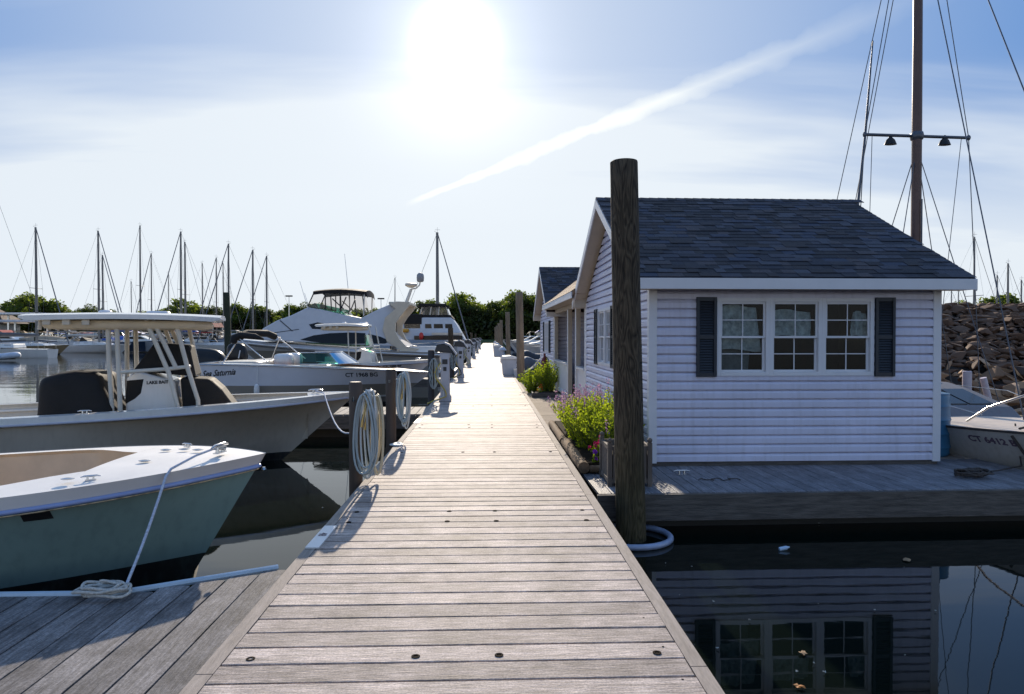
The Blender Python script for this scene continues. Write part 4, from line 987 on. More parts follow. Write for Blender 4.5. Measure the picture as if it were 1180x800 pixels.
# --- blue hulled trawler yacht
def P6(px, py, Y=46.0): s = Y / 800; return ((px - 430) * s, 2.1 - (py - 388) * s)
t = thing('trawler_yacht', 'blue hulled trawler yacht with glazed upper bridge behind the cruiser arch', 'boat', ((430 - 563) * 46 / 800, 47.6, 0), 0)
blu = mat('pale_blue_hull', (.30, .40, .52), .35, var=.08, coat=.3, streak=.2, boot=[(.15, (.05, .03, .03))])
H6 = Hull(6.35, 3.9, 1.5, 1.9, rake=.8, draft=.6, tm=.45, p=2.4, stern=.95, zcb=.35); H6.hull(blu, t)
m = MB(); m.grid([[(H6.x(q, H6.zs(q)), H6.b(q) * (1 - 2 * j / 6), H6.zs(q)) for j in range(7)] for q in H6.ts()]); m.build('deck', gel, t, smooth=50)
bw = mat('bluish_white_house', (.55, .60, .66), .4, var=.06)
m = MB(); m.prism([P6(*q) for q in ((462, 392), (462, 371), (488, 366), (520, 366), (526, 374), (536, 392))], -1.55, 1.55, lambda x, z: 1 - .06 * (z - 2)); dh = m.build('deckhouse', bw, t, bevel=.05)
for (a, b_) in ((490, 497), (500, 510), (513, 521), (466, 484)):
    m = MB(); q = [P6(a, 373.5), P6(b_, 373.5), P6(b_ + 1, 383), P6(a, 383)]; m.prism(q, -1.49, 1.49); m.build('window', darkglass, dh)
m = MB(); a = P6(478, 387); b_ = P6(533, 391.5); m.b2((a[0], -1.85, b_[1]), (b_[0], 1.85, a[1])); m.build('dark_band', blackpl, t)
m = MB(); a = P6(498, 383.5); b_ = P6(533, 386); m.b2((a[0], -1.88, b_[1]), (b_[0], -1.6, a[1])); m.build('side_rail', gel2, t)
m = MB(); m.prism([P6(*q) for q in ((484, 367), (486, 363), (519, 363), (522, 367))], -1.35, 1.35); m.build('flybridge_coaming', blackcv, t)
m = MB(); m.prism([P6(*q) for q in ((482, 363.5), (487, 353), (514, 353), (518, 363.5))], -1.25, 1.25); m.build('bridge_glazing', clearv, t)
m = MB(); m.prism([P6(*q) for q in ((480, 353.5), (485, 350), (513, 350), (518, 353.5))], -1.45, 1.45); m.build('bridge_roof', blackcv, t, bevel=.03)
for q in ((483, 487), (495, 497), (505, 506), (517, 513.5)):
    for sg in (-1, 1):
        p0, p1 = P6(q[0], 364), P6(q[1], 352); m = MB(); m.tube([(p0[0], sg * 1.27, p0[1]), (p1[0], sg * 1.27, p1[1])], .04, 6); m.build('bridge_post', alu, t)
m = MB(); m.prism([P6(*q) for q in ((455, 374), (462, 362), (486, 362), (486, 374))], -1.5, 1.5); m.build('aft_canvas', blackcv, t, bevel=.05)
m = MB(); a = P6(466, 381); m.lathe([(.28, -.12), (.36, 0), (.28, .12)], (a[0], -1.62, a[1]), 18); m.build('horseshoe_buoy', mat('orange_yellow_buoy', (.7, .35, .04), .5), t, smooth=50)
m = MB(); a = P6(486.5, 387.5); m.blob((a[0], -2.05, a[1]), (.3, .3, .5), 12, 8, .9); m.build('fender', mat('red_fender', (.6, .04, .03), .4), t, smooth=60)
# ------------------------------------------------------------------ sailboats
mastm = mat('grey_anodised_mast', (.20, .19, .18), .4, .4, var=.15)
mastred = mat('red_brown_mast', (.13, .075, .06), .45, .2, var=.2)
wirem = mat('rigging_wire', (.10, .11, .13), .4, .5, var=.1)
cover_b = mat('blue_sail_cover', (.03, .07, .25), .8, var=.2); cover_g = mat('grey_sail_cover', (.12, .12, .13), .8); cover_w = mat('white_sail_cover', (.5, .5, .48), .8); cover_t = mat('tan_sail_cover', (.4, .3, .2), .8, var=.2)
def sailboat(label, loc, rz, L, mh, hullm=None, cover=None, group=None, wr=.022, mr=.10, furl=True, spr=1, jib=1, simple=False, mm=None):
    t = thing('sailboat', label, 'sailboat', loc, rz, group); hullm = hullm or gel
    H = Hull(L, L * .3, .85, 1.15, rake=1.3, draft=.5, tm=.45, p=2.1, stern=.7, flare=.8, zcb=.15, ce=.3, cf=.75)
    H.hull(hullm, t)
    m = MB(); m.grid([[(H.x(q, H.zs(q)), H.b(q) * (1 - 2 * j / 6), H.zs(q) + .04 * (1 - (j / 3 - 1) ** 2)) for j in range(7)] for q in H.ts()]); m.build('deck', gel, t, smooth=50)
    m = MB(); m.prism([(L * .3, 1.0), (L * .31, 1.38), (L * .55, 1.42), (L * .72, 1.25), (L * .76, 1.05)], -L * .09, L * .09, lambda x, z: 1.2 - .3 * (z - 1)); cb_ = m.build('cabin', gel, t, bevel=.03)
    for sg in (-1, 1):
        for k in range(3): x = L * (.36 + .11 * k); m = MB(); m.box((x, sg * (L * .09 * 1.13 - .02), 1.23), (L * .06, .03, .13)); m.build('portlight', darkglass, cb_)
    mx = L * .58
    m = MB(); m.tube([(mx, 0, 1.3), (mx, 0, mh * .6), (mx - .02, 0, mh)], [mr, mr, mr * .75], 10); ms = m.build('mast', mm or mastm, t, smooth=60)
    m = MB(); m.tube([(mx - .05, 0, mh), (mx - .3, 0, mh + .12)], .015, 5); m.tube([(mx, 0, mh), (mx, 0, mh + .5)], .01, 5); m.tube([(mx - .25, 0, mh + .25), (mx + .25, 0, mh + .25)], .012, 5); m.build('masthead_vane', wirem, ms)
    m = MB(); m.tube([(mx, 0, 2.1), (L * .12, 0, 2.2)], .07, 8); bo = m.build('boom', mastm, t, smooth=60)
    m = MB(); m.tube([(mx - .1, 0, 2.3), (mx - .5, 0, 2.33), (L * .35, 0, 2.33), (L * .14, 0, 2.27)], [.16, .2, .15, .07], 10); m.build('sail_cover', cover or cover_b, bo, smooth=60)
    hb = H.b(.55)
    for s_ in range(spr):
        z = mh * (.52 if spr == 1 else (.38, .66)[s_]); m = MB(); m.tube([(mx, -hb * .75, z), (mx, hb * .75, z)], .03, 6); m.build('spreader', mastm, ms)
    m = MB(); z1 = mh * (.52 if spr == 1 else .66)
    for sg in (-1, 1):
        m.tube([(mx, sg * hb, 1.05), (mx, sg * hb * .75, z1), (mx, 0, mh - .2)], wr * .45, 4); m.tube([(mx + .2, sg * hb, 1.05), (mx, 0, z1)], wr * .4, 4)
    m.build('shroud', wirem, ms)
    m = MB(); m.tube([(.1, 0, .9), (mx, 0, mh)], wr * .4, 4); m.build('backstay', wirem, ms)
    fy = mh * (1 if jib == 1 else .82)
    m = MB(); m.tube([(L - .12, 0, 1.25), (mx, 0, fy)], [wr if not furl else .07, wr if not furl else .045], 6); m.build('furled_jib' if furl else 'forestay', (mastm if not furl else mat('furled_sail', (.16, .17, .2), .7)), ms)
    m = MB()   # rails at bow and stern
    for sg in (-1, 1):
        m.tube([(H.x(q, 1), sg * (H.b(q) - .03), H.zs(q) + .55) for q in (.02, .2, .4, .6, .8, .97)], .014, 4)
        for q in (.02, .2, .4, .6, .8, .95): m.tube([(H.x(q, 1), sg * (H.b(q) - .03), H.zs(q)), (H.x(q, 1), sg * (H.b(q) - .03), H.zs(q) + .55)], .012, 4)
    m.build('guard_rail', steel, t)
    return t
tanh = mat('tan_sail_hull', (.33, .25, .15), .35, var=.1, coat=.2, boot=[(.12, (.02, .02, .02))])
navyh = mat('navy_sail_hull', (.03, .045, .09), .3, var=.1, coat=.4, boot=[(.12, (.25, .04, .03))])
G = 'sailboats moored across the basin'
def sb(px, ytop, Y, rz, label, L=9.5, hullm=None, cover=None, base=None, **k):
    cover = cover or [cover_t, cover_g, cover_w][int(px) % 3]
    """stand a sailboat so that its mast rises at this bearing and distance"""
    p = atY(px, ytop, Y); mh = p.z; c, s = math.cos(rz), math.sin(rz); mx = L * .58
    return sailboat(label, (p.x - c * mx, Y - s * mx, 0), rz, L, mh, hullm, cover, group=G, **k)
sb(41, 262, 84, R(-4), 'tan hulled sailboat with thick mast at the far left, across the water', 9.5, tanh, mr=.15, wr=.03)
sb(113, 266, 92, R(-3), 'sailboat with a dark sloping furled jib behind the left end of the hardtop', 10, wr=.03, mr=.14)
sb(118, 294, 100, R(-5), 'shorter masted sailboat just right of a tall mast behind the hardtop', 8.5, navyh, wr=.03, mr=.13)
sb(161, 260, 104, R(178), 'sailboat with the tallest bare mast above the middle of the hardtop', 11, wr=.02, furl=False, mr=.13)
sb(174, 292, 110, R(176), 'sailboat with a slender mast right of the tallest bare mast', 9, navyh, wr=.03)
sb(151, 324, 125, R(-3), 'small distant sailboat between two taller masts above the hardtop', 7, wr=.02, furl=False, mr=.08)
sb(194, 315, 122, R(-2), 'small sailboat with short mast left of the twin masts', 7.5, wr=.02, furl=False, mr=.08)
sb(208, 267, 94, R(182), 'tall sailboat of the close twin masts, left one, with raked furled jib', 10.5, wr=.03, mr=.14)
sb(213, 279, 101, R(-8), 'slightly shorter sailboat of the close twin masts, right one', 10, tanh, wr=.02, furl=False, mr=.14)
sb(233, 303, 118, R(5), 'sailboat with thin mast between the twin masts and the green piling', 8.5, wr=.02, furl=False, mr=.10)
sb(249, 297, 108, R(183), 'sailboat with grey mast just left of the thick dark piling', 9, cover=cover_t, wr=.03, mr=.10)
sb(257, 303, 114, R(2), 'sailboat with short thin mast hard against the thick dark piling', 8.5, navyh, wr=.02, furl=False, mr=.09)
sb(263, 281, 88, R(184), 'sailboat whose pale mast stands right beside the thick dark piling', 9.5, wr=.03, mr=.12)
sb(291, 288, 90, R(182), 'sailboat with blue sail cover behind the bow of the cruiser', 9.5, cover=cover_b, wr=.03, mr=.13)
sb(307, 295, 98, R(181), 'sailboat with tall grey mast above the foredeck of the cruiser', 9.5, wr=.03, mr=.12)
sb(-14, 200, 70, R(184), 'sailboat just out of frame at the left, only its forestay showing', 10, wr=.035, mr=.12)
sb(455, 320, 120, R(180), 'sailboat with plain short mast behind the radar arch', 8.5, wr=.02, furl=False, mr=.09)
# near sailboat on the left row: thick dark mast behind the trawler
p = atY(505, 268, 66); t = sailboat('sailboat with dark mast and stays on the left row beyond the trawler yacht', (p.x - 5.5 * .58 - 1.3, 66, 0), R(0), 7.6, p.z, navyh, mr=.16, wr=.04, spr=2)
bpy.context.view_layer.update()
# masts past the breakwater at right
for px, yt, Y, L, lb, mm in ((1130, 272, 62, 9.5, 'sailboat with slim mast left of the others beyond the rock breakwater', .09), (1150, 317, 80, 8, 'sailboat with short mast beyond the rock breakwater, second mast', .09),
                         (1167, 303, 70, 9, 'sailboat with thick mast beyond the rock breakwater, third mast', .11), (1174, 323, 85, 8, 'sailboat with the shortest mast beyond the rock breakwater', .1),
                         (1098, 335, 90, 8, 'sailboat with short mast beyond the rocks nearest the cottage eave', .08), (1105, 333, 96, 8, 'second short masted sailboat beyond the rocks near the cottage eave', .08)):
    p = atY(px, yt, Y); sailboat(lb, (p.x - L * .58, Y, 0), R(rnd.uniform(-8, 8)), L, p.z, group='sailboats beyond the breakwater', wr=.02, mr=mm, furl=False)

# --- the sailboat beside the cottage
MX, MY = 7.52, 12.0
t = thing('sailboat', 'white cabin sailboat with tall red brown mast moored right of the cottage', 'sailboat', (MX, 16.2, 0), R(-90))
Lb = 9.3; lm = mat('off_white_sail_hull', (.50, .47, .42), .35, var=.08, streak=.3, coat=.2, boot=[(.1, (.02, .02, .02))])
HS = Hull(Lb, 2.6, .66, .96, rake=.8, draft=.4, tm=.5, p=2.6, stern=.8, flare=.9, zcb=.2, ce=.4, cf=.8); HS.hull(lm, t)
dkm = mat('peach_deck', (.60, .52, .44), .5, var=.12, vs=3)
m = MB(); m.grid([[(HS.x(q, HS.zs(q)), HS.b(q) * (1 - 2 * j / 8), HS.zs(q) + .06 * (1 - (j / 4 - 1) ** 2)) for j in range(9)] for q in HS.ts()]); m.build('deck', dkm, t, smooth=50)
HS.rail(t, 'toe_rail', mat('dark_toe_rail', (.04, .035, .03), .5), .01, .018, .004)
m = MB(); m.prism([(1.6, .7), (1.65, 1.26), (4.0, 1.28), (4.5, 1.2), (5.4, .98), (5.6, .8)], -.82, .82, lambda x, z: 1.12 - .3 * (z - .7)); cb_ = m.build('cabin', mat('weathered_cabin', (.20, .20, .215), .6, spec=.25, var=.08, streak=.2), t, bevel=.04)
m = MB(); m.prism([(1.7, 1.36), (1.9, 1.62), (3.2, 1.66), (3.5, 1.39)], -.55, .55); m.build('companion_hood', gel, t, bevel=.05)
for sg in (-1, 1):
    for q in ([(4.35, 1.17), (4.65, 1.12), (5.15, .97), (4.5, .93)], [(3.4, 1.20), (4.2, 1.20), (4.35, .93), (3.5, .93)], [(2.2, 1.2), (3.2, 1.2), (3.3, .94), (2.2, .94)]):
        m = MB(); f = lambda z: .82 * (1.12 - .3 * (z - .7)) + .03
        m.add([(x, sg * f(z), z) for x, z in q], [(0, 1, 2, 3)]); m.build('window', darkglass, cb_)
for y0_, y1_ in ((-.62, -.22), (-.18, .18), (.22, .62)):   # sloping front windows
    m = MB(); zq = lambda x: 1.2 - (x - 4.5) * .2444; m.add([(4.55, y0_, zq(4.55) + .018), (5.3, y0_, zq(5.3) + .018), (5.3, y1_, zq(5.3) + .018), (4.55, y1_, zq(4.55) + .018), (4.55, y0_, zq(4.55) - .02), (5.3, y0_, zq(5.3) - .02), (5.3, y1_, zq(5.3) - .02), (4.55, y1_, zq(4.55) - .02)], [(0, 1, 2, 3), (0, 4, 5, 1), (1, 5, 6, 2), (2, 6, 7, 3), (3, 7, 4, 0)]); m.build('window', darkglass, cb_)
for y0_, y1_ in ((-.6, -.1), (.1, .6)):
    m = MB(); m.b2((3.0, y0_, 1.25), (3.85, y1_, 1.305)); m.build('hatch', darkglass, cb_, bevel=.01)
mxl = 16.2 - MY
m = MB(); m.tube([(mxl, 0, 1.35), (mxl, 0, 6), (mxl, 0, 11.1)], [.085, .082, .065], 16); ms = m.build('mast', mastred, t, smooth=60)
m = MB(); m.tube([(mxl - .11, .0, 1.4), (mxl - .11, 0, 3.6)], .022, 6); m.tube([(mxl + .1, .04, 1.6), (mxl + .1, .04, 4.5)], .012, 6); m.build('mast_track', wirem, ms)
zs_ = atY(1058, 157, MY).z
m = MB(); m.tube([(mxl, -.93, zs_ + .02), (mxl, 0, zs_ + .0), (mxl, .93, zs_ - .02)], .028, 8); sp_ = m.build('spreader', wirem, ms, smooth=60)
for y in (-.47, .50):
    m = MB(); m.lathe([(.10, -.12), (.07, -.04), (.03, 0), (.02, .05)], (mxl, y, zs_ - .03), 14, sx=.7, sy=1.1); m.build('deck_light', blackpl, sp_, smooth=50)
m = MB(); m.blob((mxl, 0, zs_), (.22, .22, .2), 10, 6, .8); m.build('spreader_root', wirem, sp_, smooth=60)
for y in (-.93, .93): m = MB(); m.blob((mxl, y, zs_ - .02 * y), (.06, .08, .1), 8, 6); m.build('spreader_tip', wirem, sp_, smooth=60)
def wl(*pts): return [(16.2 - p[1], p[0] - MX, p[2]) for p in pts]   # world point -> boat frame (bow along -Y)
def wire(name, pts, r=.008): m = MB(); m.tube(pts, r, 5); return m.build(name, wirem, ms)
TOP = (mxl, 0, 11.0)
wire('backstay', [TOP, (.15, -.35, .75)]); wire('backstay', [(mxl, 0, 10.4), (.15, .25, .75)])
wire('forestay', [TOP, (8.7, .0, .98)], .010); wire('forestay', [(mxl, 0, 9.6), (6.9, -.15, .95)], .010)
wire('shroud', [TOP, (mxl, -.93, zs_ + .02), (mxl, -1.18, .72)]); wire('shroud', [TOP, (mxl, .93, zs_ - .02), (mxl, 1.2, .72)])
wire('lower_shroud', [(mxl, 0, zs_ - .2), (mxl - .6, -1.15, .72)]); wire('lower_shroud', [(mxl, 0, zs_ - .2), (mxl + .7, -1.13, .72)])
wire('lower_shroud', [(mxl, 0, zs_ - .2), (mxl - .6, 1.15, .72)]); wire('lower_shroud', [(mxl, 0, zs_ - .2), (mxl + .7, 1.1, .72)])
wire('halyard', [(mxl, .80, zs_ - .03), (mxl + .2, .3, 2.0)], .006); wire('halyard', [(mxl, -.80, zs_), (mxl, -.9, 1.2)], .006)
a = atY(1006, 47, MY); b_ = atY(986, 262, MY)
m = MB(); m.tube(wl(tuple(a), tuple(atY(997, 157, MY)), tuple(b_)), [.012, .022, .024], 8); m.build('whip_aerial', wirem, ms, smooth=60)
m = MB(); m.tube([(mxl - .1, 0, 1.75), (.7, 0, 1.85)], .06, 10); bo = m.build('boom', mastred, t, smooth=60)
m = MB(); m.tube([(mxl - .2, 0, 1.92), (3.0, 0, 1.98), (.9, 0, 1.9)], [.12, .14, .06], 10); m.build('sail_cover', cover_b, bo, smooth=60)
# pulpit hoop, lifelines
m = MB(); m.tube([(6.75, -.85, .92), (7.1, -.80, 1.15), (7.6, -.7, 1.35), (8.5, -.42, 1.48), (9.1, 0, 1.5), (8.5, .42, 1.48), (7.6, .7, 1.35), (7.1, .8, 1.15), (6.75, .85, .92)], .016, 8); m.build('pulpit', steel, t, smooth=60)
for sg in (-1, 1):
    m = MB(); m.tube([(6.7, sg * .6, 1.0), (5.2, sg * .92, 1.22), (3.4, sg * 1.12, 1.2), (1.6, sg * 1.1, 1.15)], .007, 5); m.build('lifeline', steel, t)
    for x in (5.2, 3.4, 1.6):
        m = MB(); m.tube([(x, sg * (HS.b(x / Lb) - .05), .7), (x, sg * (HS.b(x / Lb) - .05), 1.22)], .012, 6); m.build('stanchion', steel, t)
# letters on the port side? the side towards the walkway is -x world -> local -y after turning
lettering('registration_number', 'CT 6412 B', .11, ink, t, lambda q, z: HS.side(7.0 + q * 1.25, .69 + z + .02 * q, -1), bold=.005)
m = MB(); pts = [HS.side(7.62, .84, -1, .01), HS.side(7.64, .6, -1, .02), HS.side(7.6, .30, -1, .02)]; m.tube(pts, .018, 6); m.tube([(7.62, -.78, .93), (7.5, -.3, 1.0), (7.2, .1, 1.02)], .015, 6); m.blob((7.15, .05, 1.0), (.3, .25, .1), 10, 6); m.build('deck_line', mat('dark_rope', (.06, .05, .045), .8, var=.4, vs=50), t, smooth=60)
# ------------------------------------------------------------------ pilings
def piling(label, x, y, top, r, group=None, wob=1, m=None, n=24):
    t = thing('piling', label, 'piling', (x, y, 0), 0, group); mb = MB(); rows = []
    zs = [-1.2] + [top * k / 14 for k in range(15)]
    for z in zs:
        rr = r * (1.04 - .09 * z / max(top, 1))
        rows.append([(rr * math.cos(a) * (1 + .02 * noise.noise(V((math.cos(a), math.sin(a), z * .8 + x)))) - .022 * z * wob, rr * math.sin(a) * (1 + .02 * noise.noise(V((math.cos(a) + 4, math.sin(a), z * .8)))), z) for a in [2 * math.pi * k / n for k in range(n)]])
    zt = rows[-1]; c = [(p[0] * .93 , p[1] * .93, top + .012) for p in zt]; rows.append(c); mb.grid(rows, closed=True); mb.add(c, [tuple(range(n))])
    mb.build('post', m or pilew, t, smooth=50); return t
P1_ = piling('big dark weathered piling standing in front of the white cottage', 1.475, 7.12, 3.89, .148, m=pilew, n=32)
ringm = mat('blue_white_hose_ring', (.32, .38, .52), .3, var=.2, vs=6, coat=.3)
t = thing('pile_ring', 'pale blue hose ring floating round the foot of the big piling', 'ring', (1.46, 7.13, .03))
m = MB(); m.tube([(.42 * math.cos(a), .40 * math.sin(a), .0) for a in [2 * math.pi * k / 40 for k in range(40)]], .032, 10, closed=True); m.build('hose', ringm, t, smooth=60)
for i, (x, y, top, lb) in enumerate(((1.27, 27, 3.82, 'tan brown piling by the dark covered boats, tallest seen against the trees'), (1.36, 47, 3.75, 'second piling along the right of the walkway, beside the small tan roof boat'),
                       (1.3, 68, 3.7, 'third piling along the right of the walkway'), (1.3, 84, 3.7, 'fourth piling along the right of the walkway'), (1.3, 103, 3.7, 'fifth piling along the right of the walkway'), (1.3, 128, 3.8, 'last piling along the right of the walkway before the trees'))):
    piling(lb, x, y, top, .15, 'pilings along the right of the walkway', n=14, m=mat('tan_brown_piling', (.20, .15, .10), .8, var=.4, vs=3, st=(3, 3, .5), bump=.6, bs=14))
for i, (x, y, top, r, lb) in enumerate(((-58.6, 92, 3.2, .22, 'dark piling in the open water under the left end of the hardtop'), (-46, 92, 3.1, .22, 'dark piling in the open water beside the blue covered boats'),
                        (-38, 93, 3.2, .2, 'dark piling in the open water under the right end of the hardtop'), (-22.2, 60, 5.85, .27, 'thick dark green piling rising above the treeline beside the masts'))):
    piling(lb, x, y, top, r, 'pilings out in the basin', n=14, m=mat('green_black_piling', (.035, .04, .022), .85, var=.4))
for i, (x, y, lb) in enumerate(((-1.75, 33, 'short piling left of the walkway by the cruiser stern'), (-1.8, 52, 'short piling left of the walkway beyond the trawler'), (-1.8, 75, 'short piling far down the left of the walkway'), (-1.8, 98, 'farthest short piling on the left of the walkway'))):
    piling(lb, x, y, 2.5, .13, 'short pilings on the left of the walkway', n=12)

# ------------------------------------------------------------------ hose posts
hoses = [mat('white_hose', (.62, .64, .62), .35, var=.1), mat('grey_green_hose', (.36, .42, .43), .35, var=.15), mat('straw_hose', (.58, .5, .34), .4, var=.15)]
def hose(label, c, top, bot, wdt, n, mt, grp, ph=0, r=.0115, dep=.09, fall=0):
    """n hanging loops over a hook"""
    pts = []; q = random.Random(int(ph * 100) + n); N_ = 26
    for k in range(n):
        wk = wdt * q.uniform(.72, 1.12); bk = bot + q.uniform(0, .16); tk = top + q.uniform(-.03, .03); sx = q.uniform(-.035, .035); w2 = q.uniform(-.4, .4)
        for i in range(N_):
            a = 2 * math.pi * i / N_; s_ = (1 - math.cos(a)) / 2       # 0 at top, 1 at bottom
            wd_ = wk * (math.sin(a)) * (.32 + .68 * s_) * .62
            z = tk + (bk - tk) * (s_ ** .9)
            f = k + i / N_; pts.append(V((c[0] + sx + wd_ + .02 * math.sin(a * 2 + w2), c[1] + dep * (f / n - .5) + .012 * math.sin(a * 3 + k), z)))
    t = thing('hose_coil', label, 'hose', (0, 0, 0), 0, grp); m = MB(); m.tube(pts, r, 7); m.build('hose', mt, t, smooth=70)
    e = pts[-1]; m = MB(); m.tube([e, e + V((.02, -.03, -.12)), e + V((-.02, -.05, -.3))], r, 7); m.tube([e + V((-.02, -.05, -.3)), e + V((-.03, -.055, -.38))], .017, 8); m.build('nozzle', mat('brass_nozzle', (.5, .36, .15), .35, .9), t, smooth=60)
    return t
def hosepost(label, x, y, h, r=.075, square=False):
    t = thing('hose_post', label, 'post', (x, y, DZ), 0, 'hose posts at the left edge of the walkway'); m = MB()
    m.lathe([(r * 1.02, -.9), (r, 0), (r * .98, h * .5), (r * .97, h - .02), (r * .8, h)], n=18); m.build('post', postw, t, smooth=50)
    m = MB(); m.tube([(r * .9, 0, h - .16), (r + .12, 0, h - .16), (r + .14, -.02, h - .10)], .012, 6); m.tube([(0, -r * .9, h - .2), (0, -r - .08, h - .2), (0, -r - .09, h - .15)], .01, 6); m.build('hook', steel, t)
    return t
hosepost('brown post with the big bundle of hoses nearest the camera', -1.47, 7.72, 1.10)
hosepost('second brown post with a smaller white hose coil', -1.50, 10.7, 1.10, r=.08)
hg = 'hose coils hung on the posts'
hose('white hose loops hanging lowest on the near post', (-1.30, 7.62, 0), 1.50, .56, .14, 5, hoses[0], hg, .1)
hose('grey green hose loops hanging wide on the near post', (-1.33, 7.57, 0), 1.50, .53, .25, 4, hoses[1], hg, .7)
hose('straw coloured hose loops bundled on the near post', (-1.25, 7.68, 0), 1.46, .56, .15, 5, hoses[2], hg, .35)
hose('pale hose coil hanging on the second post', (-1.28, 10.6, 0), 1.56, .68, .20, 6, hoses[0], hg, .9)
hose('grey hose coil tangled with the pale one on the second post', (-1.30, 10.56, 0), 1.52, .70, .17, 4, hoses[1], hg, .55)
m = MB()
pts = [V((-1.36 + .1 * math.sin(k * .5) * (1 - k / 60), 10.2 + .004 * k + .09 * math.cos(k * .5), .512 + .004 * math.sin(k))) for k in range(40)]; m.tube(pts, .0115, 7)
o = m.build('hose_coil', hoses[0], smooth=60); tag(o, 'loose loops of hose lying on the planks by the second post', 'hose', hg)

# ------------------------------------------------------------------ power pedestals, utility posts
pedm = mat('white_pedestal', (.48, .50, .55), .45, var=.06, streak=.15); pedd = mat('dark_pedestal_hood', (.03, .032, .036), .4, var=.2)
def pedestal(label, x, y, grp='power pedestals on the walkway'):
    t = thing('power_pedestal', label, 'power pedestal', (x, y, DZ), 0, grp)
    m = MB(); m.prism([(-.15, 0), (.15, 0), (.15, .12), (.115, .16), (.10, 1.05), (.13, 1.12), (.13, 1.2), (-.13, 1.2), (-.13, 1.12), (-.10, 1.05), (-.115, .16), (-.15, .12)], -.12, .12); b_ = m.build('body', pedm, t, bevel=.008)
    m = MB(); m.prism([(-.26, 1.22), (.16, 1.2), (.22, 1.12), (.26, 1.14), (.10, 1.36), (-.02, 1.42), (-.20, 1.40)], -.15, .15); m.build('hood', pedd, t, bevel=.02)
    m = MB(); m.prism([(-.22, 1.40), (-.02, 1.435), (.11, 1.375), (.28, 1.145), (.30, 1.17), (.12, 1.41), (-.01, 1.465), (-.22, 1.42)], -.16, .16); m.build('hood_trim', pedm, t)
    m = MB(); m.box((0, -.124, .98), (.13, .012, .12)); m.box((0, -.124, .8), (.08, .012, .1)); m.build('socket_panel', pedd, b_)
    for k in range(2):
        q = random.Random(int(y * 10) + k); m = MB(); P = [V((-.1, -.14, .95))]
        for i in range(1, 12): P.append(V((-.1 - .07 * math.sin(i * .45) * (1 + k), -.16 - .05 * k + q.uniform(-.02, .02), .95 - i * .075)))
        P += [V((-.18 - .08 * k, -.3 + q.uniform(-.1, .1), .03)), V((-.4, -.35 - .1 * k, -.02))]
        m.tube(P, .016, 6); m.build('power_cable', [mat('yellow_cable', (.5, .4, .06), .5), blackpl, hoses[0]][(k + int(y)) % 3], t, smooth=60)
    return t
def upost(label, x, y, h=1.25):
    t = thing('utility_post', label, 'post', (x, y, DZ), 0, 'dark posts beside the pedestals')
    m = MB(); m.lathe([(.08, -.8), (.08, h), (.06, h + .02)], n=12); m.build('post', mat('dark_post', (.035, .03, .03), .7, var=.3), t, smooth=50)
    m = MB(); P = []
    for k in range(60):
        a = k * .42; P.append(V((.07 + .12 * math.sin(a) * (.6 + .4 * math.sin(k)), -.09 - .0008 * k, h * .55 + .42 * math.cos(a) * .9)))
    m.tube(P, .012, 6); m.build('hanging_hose', hoses[1], t, smooth=60)
for i, (x, y) in enumerate(((-1.08, 17.3), (-1.1, 27.2), (-1.1, 38.5), (-1.1, 52), (-1.1, 68), (-1.1, 88))):
    o_ = ['nearest', 'second', 'third', 'fourth', 'fifth', 'farthest'][i]
    pedestal(o_ + ' white power pedestal with dark hood on the left edge of the walkway', x, y); upost(o_ + ' dark hose draped post standing left of a power pedestal', x - .34, y - .1)
for i, (x, y) in enumerate(((.86, 43), (.9, 72), (.9, 96))):
    t = thing('water_pedestal', ['short white capped pedestal between the two dock boxes', 'short white capped pedestal beyond the far dock box', 'farthest short white pedestal on the right edge'][i], 'pedestal', (x, y, DZ), 0, 'short pedestals on the right')
    m = MB(); m.lathe([(.14, 0), (.13, .7), (.24, .74), (.24, .8), (.1, .95), (.03, .97)], n=14); m.build('body', pedm, t, smooth=40)
    m = MB(); m.tube([(.1, -.1, .5), (.1, -.22, .5), (.1, -.24, .44)], .02, 6); m.build('tap', steel, t)

# ------------------------------------------------------------------ dock boxes and stuff on the right edge
bxm = mat('pale_grey_fibreglass', (.45, .47, .50), .45, var=.08, streak=.15)
def dockbox(label, x, y, wx, wy, h):
    t = thing('dock_box', label, 'dock box', (x, y, DZ), 0, 'dock boxes on the right edge')
    m = MB(); m.prism([(-wx * .42, 0), (wx * .42, 0), (wx * .5, h * .82), (-wx * .5, h * .82)], -wy / 2, wy / 2); m.build('body', bxm, t, bevel=.02)
    m = MB(); m.prism([(-wx * .56, h * .82), (wx * .56, h * .82), (wx * .54, h * .9), (wx * .1, h), (-wx * .45, h * .97)], -wy / 2 - .03, wy / 2 + .03); m.build('lid', gel, t, bevel=.02)
    m = MB(); m.box((-wx * .5, 0, h * .72), (.03, .12, .08)); m.build('latch', steel, t); return t
dockbox('pale dock box with white lid nearest the covered boats', .86, 29.5, .62, 1.3, .80)
dockbox('far pale blue grey dock box on the right edge', .72, 57, .68, 1.3, .95)
dockbox('white dock box far down the right edge', .8, 80, .6, 1.2, .85)
for k in range(3):   # clutter beside the first box
    t = thing('bucket', ['white bucket beside the first dock box', 'grey bucket behind the first dock box', 'white bucket close to the tan piling'][k], 'bucket', (1.18 + .12 * (k % 2), 27.6 + .55 * k, DZ - .06))
    m = MB(); m.lathe([(.13, 0), (.16, .34), (.17, .35), (.15, .35), (.12, .04)], n=16); m.build('bucket_body', [white, bxm, white][k], t, smooth=40)
    m = MB(); m.tube([(-.16, 0, .33), (-.1, -.08, .28), (0, -.15, .25), (.1, -.08, .28), (.16, 0, .33)], .006, 5); m.build('handle', steel, t)
